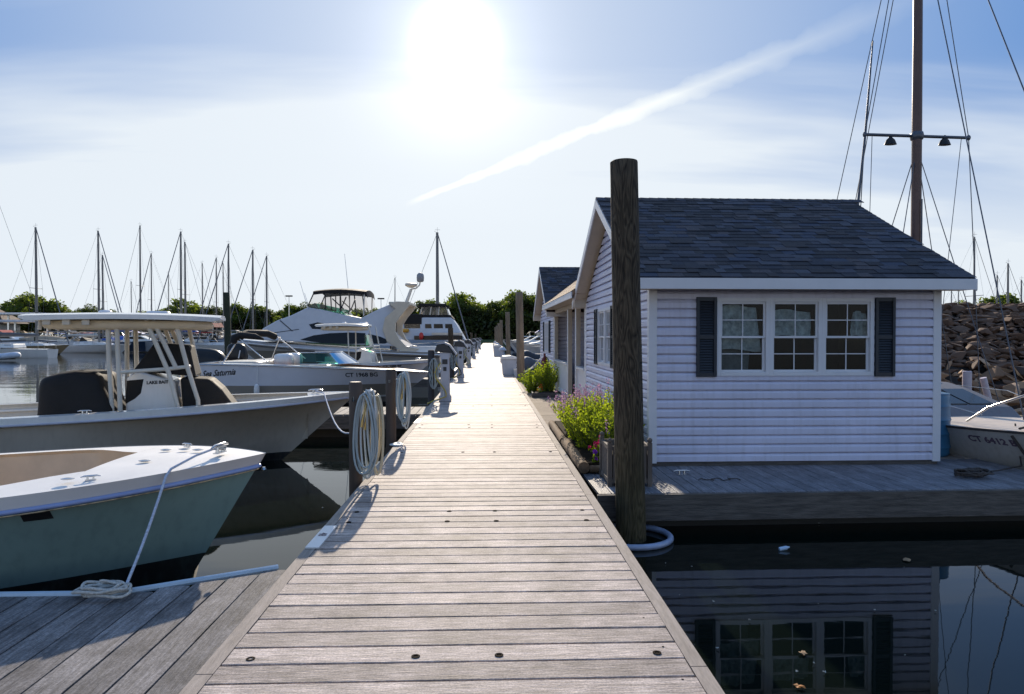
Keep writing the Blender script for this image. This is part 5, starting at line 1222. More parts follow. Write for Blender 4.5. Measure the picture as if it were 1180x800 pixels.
# covered boats right of the first piling
covg = mat('grey_boat_cover', (.09, .09, .10), .7, var=.25, vs=2, bump=.3, bs=9); covd = mat('charcoal_boat_cover', (.025, .025, .03), .7, var=.25, vs=2)
for i, (x, y, s, mt, lb) in enumerate(((2.0, 31.5, .9, covg, 'personal watercraft under a grey cover behind the tan piling'), (2.75, 29.6, 1.0, covd, 'personal watercraft under a black cover with pale piping next to the far cottage'), (2.3, 36.5, 1.1, covd, 'covered small boat farther behind the tan piling'))):
    t = thing('covered_watercraft', lb, 'watercraft', (x, y, .1), R(200), 'covered watercraft by the far cottage')
    m = MB(); rows = []
    for a in range(19):
        f = a / 18; xx = -1.4 + 2.9 * f; hgt = (.55 + .42 * math.exp(-((f - .62) / .14) ** 2) + .25 * math.exp(-((f - .3) / .2) ** 2)) * math.sin(math.pi * min(1, max(.06, f * .94 + .06))) ** .45; wd_ = .58 * math.sin(math.pi * min(.97, f * .75 + .2)) ** .6
        rows.append([(xx * s, wd_ * s * math.cos(math.pi * b_ / 10), .25 + hgt * s * math.sin(math.pi * b_ / 10) ** .7) for b_ in range(11)])
    m.grid(rows); m.build('cover', mt, t, smooth=60)
    for j in (4, 6):
        m = MB(); m.tube([r_[j] for r_ in rows], .014, 5); m.build('piping', white, t)
    Hh = Hull(2.9 * s, 1.1 * s, .4, .5, rake=.5, draft=.15); ho = Hh.hull(white, t); ho.location = (-1.4 * s, 0, 0)

# ------------------------------------------------------------------ planting bed
soil = mat('dark_soil', (.03, .022, .015), .95, spec=.03, var=.5, vs=20, bump=1, bs=40); logm = mat('peeled_log', (.20, .135, .085), .85, spec=.1, var=.4, vs=3, st=(3, .5, 3), bump=.7, bs=20)
DK = .42
t = thing('planting_bed', 'narrow soil bed edged with logs along the walkway in front of the cottage', 'planter', (0, 0, DK))
m = MB(); m.b2((1.22, 8.5, .002), (1.98, 12.8, .12)); m.build('soil', soil, t)
for (a, b_, r_) in (((1.16, 8.42, .075), (1.165, 10.5, .07), .075), ((1.15, 10.55, .07), (1.16, 12.8, .07), .065), ((1.24, 8.44, .06), (1.95, 8.42, .06), .045)):
    m = MB(); n_ = 10; m.tube([V(a).lerp(V(b_), k / n_) + V((rnd.uniform(-.006, .006), 0, rnd.uniform(-.004, .004))) for k in range(n_ + 1)], [r_ * rnd.uniform(.94, 1.05) for _ in range(n_ + 1)], 12); m.build('edging_log', logm, t, smooth=50)
lv = leafmat('sunlit_leaves', (.15, .19, .015), (.32, .34, .04), .6); fl1 = leafmat('lavender_flower', (.24, .11, .50), (.42, .24, .66), .4); fl2 = leafmat('pink_flower', (.55, .02, .15), (.7, .05, .25), .3)
fl3 = leafmat('violet_flower', (.2, .03, .5), (.3, .05, .6), .3); lvd = leafmat('bright_leaves', (.15, .20, .015), (.30, .33, .035), .6)
def leaf(m, p, d, l, wd_, r):
    d = d.normalized(); s_ = d.cross(V((r.uniform(-1, 1), r.uniform(-1, 1), r.uniform(-.3, .3)))).normalized() * wd_
    a = p + d * l * .45 + V((0, 0, -.0)); m.add([p, a + s_, p + d * l + V((0, 0, -l * .15)), a - s_], [(0, 1, 2, 3)])
def bush(name, label, cat, loc_, h, spread, stems, seed, flower=None, fam=0.5, leafl=.08, lm=lv, grp=None, nl=22, fh=.2):
    r = random.Random(seed); t = thing(name, label, cat, loc_, 0, grp); st = MB(); lf = MB(); fw = MB()
    for k in range(stems):
        a = r.uniform(0, 6.283); q = r.random() ** .6; bx, by = math.cos(a) * spread * .3 * q, math.sin(a) * spread * .3 * q
        hh = h * r.uniform(.62, 1.05) * (1 - .25 * q); lean = spread * q * .75
        P = [V((bx, by, -.02))]
        for i in range(1, 7): f = i / 6; P.append(V((bx + math.cos(a) * lean * f ** 1.5 + r.uniform(-.012, .012), by + math.sin(a) * lean * f ** 1.5 + r.uniform(-.012, .012), hh * f)))
        st.tube(P, [.005, .004, .004, .003, .003, .002, .002], 4, cap=False)
        for j in range(nl):
            f = (j + .6) / nl; i = min(5, int(f * 6)); p = P[i].lerp(P[i + 1], f * 6 - i); aa = r.uniform(0, 6.283)
            leaf(lf, p, V((math.cos(aa), math.sin(aa), r.uniform(.4, 1.5))), leafl * r.uniform(.7, 1.3) * (1.15 - .5 * f), leafl * .17, r)
        if flower and r.random() < fam:
            tip = P[-1]; 
            for j in range(16):
                p = tip + V((r.gauss(0, .012), r.gauss(0, .012), r.uniform(-.02, fh))); d = V((r.gauss(0, 1), r.gauss(0, 1), r.gauss(0, 1))); leaf(fw, p, d, .024, .011, r)
            st.tube([tip, tip + V((r.gauss(0, .02), r.gauss(0, .02), fh))], .0018, 3)
    st.build('stem', mat('green_stem', (.07, .1, .03), .7), t); lf.build('foliage', lm, t)
    if fw.v: fw.build('flower', flower, t)['kind'] = 'stuff'
    return t
lg = 'lavender bushes in the planting bed'
for i, (x, y, h, sp_, n_) in enumerate(((1.62, 9.15, .70, .42, 90), (1.42, 9.7, .74, .44, 90), (1.78, 10.0, .84, .40, 90), (1.38, 10.5, .70, .42, 80), (1.72, 10.9, .78, .40, 70), (1.42, 11.4, .62, .42, 60), (1.6, 12.3, .52, .40, 50))):
    bush('lavender_bush', ['nearest green bush in the log edged bed beside the big piling', 'second leafy bush in the bed with purple spikes leaning over the planks', 'tallest leafy bush against the gable wall with lilac spikes', 'fourth bush of the bed leaning to the walkway',
                           'fifth bush of the bed beneath the gable window', 'low lilac flowered bush near the far end of the bed', 'last small bush in the bed by the porch'][i], 'flowering bush', (x, y, DK + .11), h, sp_, n_, 40 + i, fl1, (.06, .14, .2, .26, .3, .4, .4)[i], grp=lg, fh=.17)
def bloom(label, p, mt, n_, r0, seed):
    r = random.Random(seed); t = thing('flower_plant', label, 'flower', p); g = MB(); s_ = MB()
    for k in range(n_):
        q = V((r.gauss(0, r0), r.gauss(0, r0), r.uniform(.1, .3))); s_.tube([V((0, 0, 0)), q], .003, 4)
        m = MB()
        for j in range(14): leaf(m, q, V((r.gauss(0, 1), r.gauss(0, 1), r.gauss(.3, 1))), .032, .014, r)
        m.build('flower', mt, t)['kind'] = 'stuff'
        for j in range(8): leaf(g, q * r.uniform(.3, .9), V((r.gauss(0, 1), r.gauss(0, 1), r.gauss(.2, .7))), .05, .018, r)
    g.build('foliage', lv, t); s_.build('stem', mat('green_stem', (.07, .1, .03), .7), t)
bloom('pink geranium at the near end of the log edged bed', (1.36, 8.78, DK + .14), fl2, 8, .07, 3); bloom('violet flowers low beside the log end', (1.33, 8.58, DK + .06), fl3, 5, .05, 4)
# far bed by the porch end
t = thing('planter_tray', 'long black tray planter at the foot of the far bright bush', 'planter', (1.62, 19.3, DK), 0); m = MB(); m.b2((-.42, -.25, 0), (.62, .3, .13)); m.build('tray', fasciam, t, bevel=.01)
m = MB(); m.b2((-.38, -.21, .13), (.58, .26, .135)); m.build('soil', soil, t)
bush('bright_bush', 'bright yellow green bush at the walkway edge beyond the porch', 'bush', (1.30, 20.6, DK), .80, .42, 70, 71, leafl=.10, lm=lvd, nl=16)
bush('bright_bush', 'dark green grass like bush between the far cottage and the tray planter', 'bush', (1.72, 20.0, DK + .05), 1.0, .5, 80, 72, leafl=.12, lm=lv, nl=16)
bush('bright_bush', 'yellow green bush touching the wall of the far cottage', 'bush', (1.75, 22.0, DK), .95, .42, 60, 73, leafl=.10, lm=lvd, nl=16)
bloom('red flower in the black tray planter', (1.42, 19.25, DK + .08), leafmat('red_flower', (.6, .03, .01), (.7, .1, .02), .3), 5, .06, 9)
# fire extinguisher on a post
t = thing('fire_extinguisher', 'dark red extinguisher on a short white stand by the porch corner', 'fire extinguisher', loc(-.32, 11.75, 0))
m = MB(); m.lathe([(.02, .5), (.10, .54), (.105, .95), (.07, 1.04), (.03, 1.08), (.035, 1.16), (.02, 1.18)], n=16); m.build('cylinder', mat('dark_red_paint', (.16, .015, .012), .35, var=.2), t, smooth=50)
m = MB(); m.b2((-.05, .02, 0), (.05, .1, .6)); m.build('stand', white, t)
m = MB(); m.tube([(.03, 0, 1.1), (.12, 0, 1.0), (.12, 0, .7)], .012, 6); m.build('hose', blackpl, t)

# ------------------------------------------------------------------ slatted planter box round the back of the piling
oldw = mat('grey_old_wood', (.13, .105, .085), .8, var=.4, vs=3, bump=.6, bs=18, st=(3, 3, .5))
t = thing('planter_box', 'grey slatted wooden planter box with finial posts behind the big piling', 'planter', (1.58, 7.98, DK))
for (x, y) in ((-.225, -.27), (.225, -.27), (-.225, .27), (.225, .27)):
    m = MB(); m.box((x, y, .24), (.05, .05, .50)); m.lathe([(.02, 0), (.03, .02), (.03, .035), (.01, .055)], (x, y, .49), 10); m.build('corner_post', oldw, t, bevel=.003)
for (c, d, q) in (((-.225, 0), (.018, .5), 0), ((.225, 0), (.018, .5), 0), ((0, -.27), (.40, .018), 1), ((0, .27), (.40, .018), 1)):
    m = MB()
    for k in range(7 if q == 0 else 5):
        a = -.2 + .4 * k / 6 if q == 0 else -.16 + .32 * k / 4
        m.box((c[0] + (a if q else 0), c[1] + (0 if q else a), .24), ((.06, .014, .34) if q else (.014, .055, .34)))
    m.box((c[0], c[1], .43), (d[0] + .012, d[1], .05)); m.box((c[0], c[1], .06), (d[0] + .012, d[1], .05)); m.build('slat_panel', oldw, t, bevel=.002)
m = MB(); m.b2((-.2, -.25, .1), (.2, .25, .36)); m.build('soil', soil, t)
bush('sparse_plant', 'sparse yellowing plant in the slatted planter box', 'plant', (1.58, 7.98, DK + .35), .16, .22, 12, 90, leafl=.06, nl=6)
# barrel
barm = mat('blue_plastic_barrel', (.03, .14, .26), .4, var=.15, vs=2)
t = thing('barrel', 'blue plastic barrel at the right corner of the cottage', 'barrel', (6.27, 9.72, DK + .0))
prof = [(.26, 0), (.285, .03)]
for k in range(1, 26): z = .03 + k * .032; prof.append((.285 + .012 * (abs(math.sin(k * .52)) > .93) + .006 * math.sin(math.pi * k / 26), z))
prof += [(.275, .86), (.27, .88)]
m = MB(); m.lathe(prof, n=32); m.build('drum', barm, t, smooth=40)
m = MB(); m.lathe([(.03, .88), (.035, .9), (.02, .905)], (.12, 0, 0), 12); m.tube([(.275 * math.cos(a), .275 * math.sin(a), .868) for a in [k * .1963 for k in range(32)]], .010, 6, closed=True); m.build('bung', barm, t, smooth=50)
# rope heap on the deck
t = thing('rope_heap', 'dark heap of old rope near the right corner of the cottage deck', 'rope', (5.75, 8.05, DK + .012)); r = random.Random(5); P = []
for k in range(170):
    a = k * .33; P.append(V((.22 * math.cos(a) * (.6 + .4 * math.sin(k * .13)) + .03 * r.random(), .16 * math.sin(a) * (.6 + .4 * math.cos(k * .17)) + .03 * r.random(), .004 + .0004 * k + .02 * r.random())))
m = MB(); m.tube(P, .011, 6); m.tube([(.1, .1, .03), (.5, .25, .02), (1.0, .5, .03), (1.3, 1.0, .5)], .010, 6); m.build('rope', mat('dark_rope', (.06, .05, .045), .8, var=.4, vs=50), t, smooth=60)
t = thing('small_cleat', 'little grey dock cleat near the front of the cottage deck', 'cleat', (2.35, 8.35, DK)); cleat(t, (0, 0, 0), 0, 1.0)
t = thing('rope_scrap', 'thin dark twist of line on the cottage deck beside the planter box', 'rope', (2.55, 8.0, DK + .01)); P = [V((.5 * k / 30 - .1 + .03 * math.sin(k), .05 * math.sin(k * .6), .004 + .004 * math.sin(k * 2))) for k in range(31)]
m = MB(); m.tube(P, .006, 5); m.build('line', mat('dark_rope', (.06, .05, .045), .8, var=.4, vs=50), t)
# white pipes by the sailboat
t = thing('pvc_pipe', 'white marker pipe standing between the sailboat cabin and the rocks', 'pipe', (10.3, 14.6, 0), 0, 'white marker pipes'); m = MB(); m.lathe([(.09, -.6), (.09, 1.35), (.07, 1.36), (.07, 1.0)], n=14); m.build('pipe', mat('pinkish_white_pipe', (.6, .5, .52), .4), t, smooth=50)
t = thing('pvc_pipe', 'leaning white marker pipe right of the upright one', 'pipe', (10.9, 14.8, 0), 0, 'white marker pipes'); m = MB(); m.tube([(-.1, 0, 1.2), (.35, 0, -.5)], .07, 10); m.build('pipe', mat('pinkish_white_pipe', (.6, .5, .52), .4), t, smooth=50)

# ------------------------------------------------------------------ things afloat
leafs = mat('orange_dead_leaf', (.45, .16, .02), .6, var=.3); leafb = mat('tan_dead_leaf', (.32, .2, .1), .7, var=.3); spec_ = mat('pale_scum', (.4, .4, .36), .7)
def floater(name, label, cat, px, py, s, mt, seed):
    r = random.Random(seed); p = atZ(px, py, .004); t = thing(name, label, cat, p, r.uniform(0, 6)); m = MB(); n_ = 11
    ring = [(s * r.uniform(.35, 1.1) * math.cos(6.283 * k / n_), s * r.uniform(.35, 1.0) * math.sin(6.283 * k / n_), .004 + r.uniform(0, .012)) for k in range(n_)]
    m.add([(0, 0, .012)] + ring, [(0, k + 1, (k + 1) % n_ + 1) for k in range(n_)]); m.build('blade', mt, t); return t
floater('dead_leaf', 'tan curled leaf floating on the dark water at the lower right', 'leaf', 925, 754, .045, leafb, 1)
floater('dead_leaf', 'bright orange leaf floating at the bottom edge', 'leaf', 921, 793, .035, leafs, 2)
floater('dead_leaf', 'small brown leaf floating near the cottage reflection corner', 'leaf', 1044, 646, .05, leafb, 3)
for i, (px, py) in enumerate(((767, 650), (797, 654), (944, 604), (943, 697), (938, 766), (827, 748), (1043, 757), (1008, 704), (822, 694), (1162, 705), (1078, 705), (918, 775), (1042, 655), (244, 470 + 130), (372, 586), (783, 687), (864, 716), (950, 776))):
    floater('scum_fleck', 'tiny pale fleck drifting on the dark water', 'debris', px, py, .006 + .004 * (i % 3), spec_, 20 + i)['group'] = 'pale flecks drifting on the water'
t = thing('plastic_bottle', 'small pale plastic bottle bobbing in the dark water below the cottage deck', 'bottle', atZ(903, 632, .02), R(70)); m = MB(); m.lathe([(.018, -.045), (.02, -.035), (.02, .03), (.009, .05), (.009, .06)], n=12)
o = m.build('bottle', mat('pale_blue_plastic', (.45, .6, .75), .2, coat=.3), t, smooth=50); o.rotation_euler = (R(80), 0, .4)
# ------------------------------------------------------------------ rock breakwater
rockm = mat('brown_breakwater_rock', (.2, .13, .09), .85, var=.35, vs=2.2, bump=1.2, bs=6)
nt = rockm.node_tree; oi = nt.nodes.new('ShaderNodeObjectInfo'); cr = nt.nodes.new('ShaderNodeValToRGB'); e = cr.color_ramp.elements
for p_, c_ in ((.0, (.06, .036, .024)), (.3, (.18, .10, .056)), (.6, (.33, .19, .10)), (.82, (.50, .31, .17)), (.97, (.60, .46, .30))):
    q = e.new(p_) if p_ > 0 else e[0]; q.color = c_ + (1,)
e[-1].color = (.42, .33, .24, 1)
nt.links.new(oi.outputs['Random'], cr.inputs[0]); mxn = nt.nodes.new('ShaderNodeMix'); mxn.data_type = 'RGBA'; mxn.blend_type = 'OVERLAY'; mxn.inputs['Factor'].default_value = .35
bs_ = nt.nodes['Principled BSDF']; old = bs_.inputs['Base Color'].links[0].from_socket
nt.links.new(cr.outputs[0], mxn.inputs['A']); nt.links.new(old, mxn.inputs['B']); nt.links.new(mxn.outputs['Result'], bs_.inputs['Base Color'])
def rockmesh(seed):
    """a split stone: the convex hull of a few scattered corners"""
    r = random.Random(seed * 7 + 1); bm = bmesh.new()
    for k in range(r.randint(11, 17)):
        p = V((r.gauss(0, 1), r.gauss(0, 1), r.gauss(0, 1))).normalized() * r.uniform(.40, .58); bm.verts.new((p.x * 1.1, p.y, p.z))
    res = bmesh.ops.convex_hull(bm, input=bm.verts)
    bmesh.ops.delete(bm, geom=list({e for e in res['geom_interior'] + res['geom_unused'] if isinstance(e, bmesh.types.BMVert)}), context='VERTS')
    bmesh.ops.bevel(bm, geom=list(bm.edges), offset=.022, segments=1, affect='EDGES')
    m = MB(); bm.verts.index_update(); m.add([v.co.copy() for v in bm.verts], [tuple(v.index for v in f.verts) for f in bm.faces]); bm.free(); return m
protos = []
for k in range(14):
    o = rockmesh(k).build('boulder', rockm); protos.append(o.data); bpy.data.objects.remove(o)
rr = random.Random(21); nrk = 0
def slope(y): return min(3.25, max(-.4, (y - 17.6) * .37))
cand = []; kept = []
y = 17.6
while y < 27.5:
    x = 9.2 + rr.uniform(0, .5)
    while x < 22:
        px = 563 + (x) * 800 / y
        if px > 1070: cand.append((x, y))
        x += rr.uniform(.27, .42)
    y += .30
for x, y in cand:
    if nrk >= 296: kept.append((x, y)); continue
    s_ = rr.choice((.28, .34, .42, .55, .8)) * rr.uniform(.85, 1.15); o = bpy.data.objects.new('boulder', rr.choice(protos)); root.objects.link(o)
    o.location = (x + rr.uniform(-.15, .15), y + rr.uniform(-.15, .15), slope(y) + rr.uniform(-.22, .18)); o.scale = (s_ * rr.uniform(1.0, 1.9), s_ * rr.uniform(.7, 1.1), s_ * rr.uniform(.38, .65))
    o.rotation_euler = (rr.uniform(-.5, .9), rr.uniform(-.75, .75), rr.uniform(-.9, .9)); tag(o, 'brown angular boulder piled in the breakwater slope', 'boulder', 'boulders of the breakwater'); nrk += 1
# the rest of the mound
m = MB(); rows = []
for i in range(60):
    yy = 17 + i * .35; rows.append([(9 + j * .6 + .1 * math.sin(i * 3.1 + j), yy, (slope(yy) if yy < 27.5 else max(-.5, 3.25 - (yy - 27.5) * .3)) - .25 + .25 * noise.noise(V((j * .9, i * .6, 0))) * 1.2 - (.9 if j == 0 else 0)) for j in range(60)])
m.grid(rows); tag(m.build('breakwater_core', mat('rubble_core', (.06, .042, .03), .95, var=.5, vs=1.5, bump=1, bs=5), smooth=30), kind='structure')
m = MB(); kset = set(kept)
for x, y in kept + [(9.2 + rr.uniform(0, 34), 17.8 + rr.uniform(0, 15)) for _ in range(1500)]:
    if (x, y) not in kset and 563 + x * 800 / y > 1070 and x < 22 and y < 27: continue
    z = slope(y) if y < 27.5 else max(-.4, 3.25 - (y - 27.5) * .3); s_ = rr.choice((.26, .32, .4, .5, .62))
    src = protos[rr.randrange(14)]; M_ = Matrix.Rotation(rr.uniform(0, 6), 3, 'Z') @ Matrix.Rotation(rr.uniform(-.6, .6), 3, 'X')
    m.add([V((x, y, z)) + M_ @ V((v.co.x * s_ * 1.4, v.co.y * s_ * .9, v.co.z * s_ * .6)) for v in src.vertices], [tuple(p.vertices) for p in src.polygons])
tag(m.build('breakwater_rubble', rockm, smooth=28), 'mass of smaller brown rocks making up the rest of the breakwater', 'rubble', kind='stuff')

# ------------------------------------------------------------------ trees
bark = mat('tree_bark', (.06, .05, .04), .9, var=.3)
leafA = leafmat('leaves_mid', (.065, .085, .025), (.14, .16, .04), .6); leafB = leafmat('leaves_dark', (.04, .052, .022), (.085, .10, .032), .5)
def treeproto(seed, h, wd_, lm, clumps=26, per=120, ls=.32, conical=False):
    r = random.Random(seed); t = bpy.data.objects.new('broadleaf_tree', None); root.objects.link(t); tr = MB(); cr_ = MB()
    tr.tube([(0, 0, -.3), (.1, 0, h * .3), (.05 * r.uniform(-3, 3), .1, h * .62), (0, 0, h * .85)], [.28, .2, .13, .04], 7)
    for k in range(clumps):
        a = r.uniform(0, 6.283); f = r.random(); z = h * (.25 + .72 * f); prof = math.sin(math.pi * (.18 + .8 * f)) ** .7; q = wd_ * prof * r.uniform(.25, 1) * .5
        c = V((math.cos(a) * q, math.sin(a) * q, z)); cs = wd_ * r.uniform(.13, .23)
        tr.tube([(0, 0, h * (.2 + .4 * f)), c * .55 + V((0, 0, z * .35)), c], [.09, .06, .02], 5)
        for j in range(per):
            d = V((r.gauss(0, 1), r.gauss(0, 1), r.gauss(0, .75))); d = d.normalized() * cs * r.uniform(.5, 1.08) * (1 + .3 * noise.noise(d * .7 + V((k, 0, 0)))); p = c + V((d.x, d.y, d.z * .75))
            n1_ = V((r.gauss(0, 1), r.gauss(0, 1), r.gauss(.6, 1))).normalized(); u = n1_.orthogonal().normalized(); v = n1_.cross(u); s_ = ls * r.uniform(.6, 1.2)
            cr_.add([p + u * s_, p + v * s_ * .6, p - u * s_, p - v * s_ * .6], [(0, 1, 2, 3)])
    tr.build('trunk', bark, t, smooth=60); cr_.build('crown', lm, t); return t
tps = [treeproto(k, (10, 11.5, 9, 12.5, 8, 11)[k], (7.5, 8.5, 8, 7, 7, 9)[k], (leafA, leafB)[k % 2]) for k in range(6)]
used = set(); tr_ = random.Random(8)
def tree(px, Y, h, label, group):
    k = tr_.randrange(6); p = atY(px, 380, Y); base = 1.0; s_ = h / (10, 11.5, 9, 12.5, 8, 11)[k]
    sc_ = (s_ * tr_.uniform(.9, 1.25), s_ * tr_.uniform(.9, 1.25), s_)
    if k not in used:
        used.add(k); o = tps[k]; o.location = (p.x, Y, base); o.rotation_euler = (0, 0, tr_.uniform(0, 6)); o.scale = sc_; tag(o, label, 'tree', group)
    else: dup(tps[k], (p.x, Y, base), tr_.uniform(0, 6), label, group, sc_)['category'] = 'tree'
def top(px):   # height of the treeline above the water, metres at 205 m
    pts = [(-60, 7), (0, 8), (14, 12), (30, 15), (60, 14), (78, 9.5), (95, 9.3), (112, 11), (125, 9.5), (150, 9), (170, 9), (205, 12), (222, 12.5), (238, 11), (270, 10.5), (300, 11.5), (330, 9.5), (350, 11.2), (400, 9.5), (440, 9.5), (480, 12), (520, 13), (545, 14), (560, 11), (580, 13.5), (610, 15), (640, 14.5), (700, 13), (1080, 10), (1095, 12), (1110, 11), (1130, 12), (1150, 14), (1180, 12.5), (1260, 12)]
    for (a, b_), (c, d) in zip(pts, pts[1:]):
        if a <= px <= c: return b_ + (d - b_) * (px - a) / (c - a)
    return 10
px = -40
while px < 660:
    near_ = px > 470
    for k in range(2 if not near_ else 3):
        tree(px + tr_.uniform(-6, 6), 207 + k * 7 + tr_.uniform(-3, 3), top(px) * tr_.uniform(.78, 1.04) * (1 - .04 * k),
             ('tree in the left shore treeline' if px < 100 else 'tree in the middle shore treeline behind the masts' if px < 480 else 'tree in the wooded bank at the end of the walkway'), 'trees along the far shore')
    px += 15 if px < 470 else 13
px = 1075
while px < 1230: tree(px + tr_.uniform(-5, 5), 207 + tr_.uniform(-4, 8), top(px) * tr_.uniform(.85, 1.05), 'tree beyond the rock breakwater at the right', 'trees along the far shore'); px += 17
for k in range(6):
    if k not in used: bpy.data.objects.remove(tps[k])
# undergrowth under the trees
m = MB(); r = random.Random(4)
for k in range(15000):
    px = r.uniform(-80, 1260) if r.random() < .55 else r.uniform(470, 680)
    if 690 < px < 1050: continue
    Y = r.uniform(200, 224); X = atY(px, 380, Y).x; hh = 1.0 + r.random() ** 1.3 * (top(px) * .52)
    n1_ = V((r.gauss(0, 1), r.gauss(0, 1), r.gauss(.6, 1))).normalized(); u = n1_.orthogonal().normalized(); v = n1_.cross(u); s_ = r.uniform(.35, .8); p = V((X, Y, hh))
    m.add([p + u * s_, p + v * s_ * .6, p - u * s_, p - v * s_ * .6], [(0, 1, 2, 3)])
tag(m.build('undergrowth', leafB), 'dark shrubs and undergrowth beneath the shore trees', 'undergrowth', kind='stuff')

# ------------------------------------------------------------------ shore building, sheds and lamps
t = thing('shore_house', 'low shore house with brown hipped roof at the far left', 'house', (-128, 178, 1.2), R(4))
m = MB(); m.b2((-13, -4, -1), (8, 4, 4.2)); m.build('wall', mat('cream_wall', (.45, .4, .33), .7), t)
m = MB(); m.add([(-14.5, -5.5, 4.2), (9.5, -5.5, 4.2), (9.5, 5.5, 4.2), (-14.5, 5.5, 4.2), (-10, 0, 8), (5, 0, 8)], [(0, 1, 5, 4), (1, 2, 5), (2, 3, 4, 5), (3, 0, 4), (3, 2, 1, 0)]); m.build('roof', mat('brown_roof', (.09, .05, .035), .8, var=.3), t)
for k in range(5): m = MB(); m.b2((-11 + k * 4, -4.05, 1), (-9 + k * 4, -4.0, 3.2)); m.build('window', darkglass, t)
for i, (px, Y, hw_, z) in enumerate(((10, 118, 9, 6.0), (18, 108, 9, 4.6))):
    p = atY(px, 380, Y); t = thing('boat_shed', ['upper flat roofed boat shelter at the far left', 'lower flat roofed boat shelter at the far left'][i], 'boat shelter', (p.x, Y, 0))
    m = MB(); m.b2((-hw_, -3, z - .3), (hw_ * .75, 3, z)); m.build('roof', white, t)
    for a in (-hw_ + .3, -2, hw_ * .7):
        
        for b_ in (-2.8, 2.6): m = MB(); m.b2((a, b_, -.5), (a + .25, b_ + .2, z - .3)); m.build('post', steel, t)
p = atY(232, 374, 105); t = thing('red_awning', 'dark red awning over a slip under the right end of the hardtop', 'awning', (p.x, 105, 0))
m = MB(); m.prism([(-2.6, 3.5), (2.6, 3.5), (2.2, 4.2), (-2.2, 4.2)], -2, 2); m.build('canvas', mat('dark_red_canvas', (.22, .02, .025), .8), t)
for a in (-2.4, 2.4):
    for b_ in (-1.8, 1.8): m = MB(); m.tube([(a, b_, -.5), (a, b_, 3.5)], .06, 6); m.build('post', steel, t)
for i, (px, pt) in enumerate(((333, 342), (439, 345))):
    p = atY(px, pt, 190); t = thing('lamp_post', ['tall car park lamp left of the cruiser canopy', 'tall car park lamp left of the radar arch'][i], 'lamp post', (p.x, 190, 1)); h_ = p.z - 1
    m = MB(); m.tube([(0, 0, 0), (0, 0, h_)], .12, 6); m.build('pole', steel, t); m = MB(); m.b2((-.9, -.3, h_), (.9, .3, h_ + .35)); m.build('lamp_head', blackpl, t)

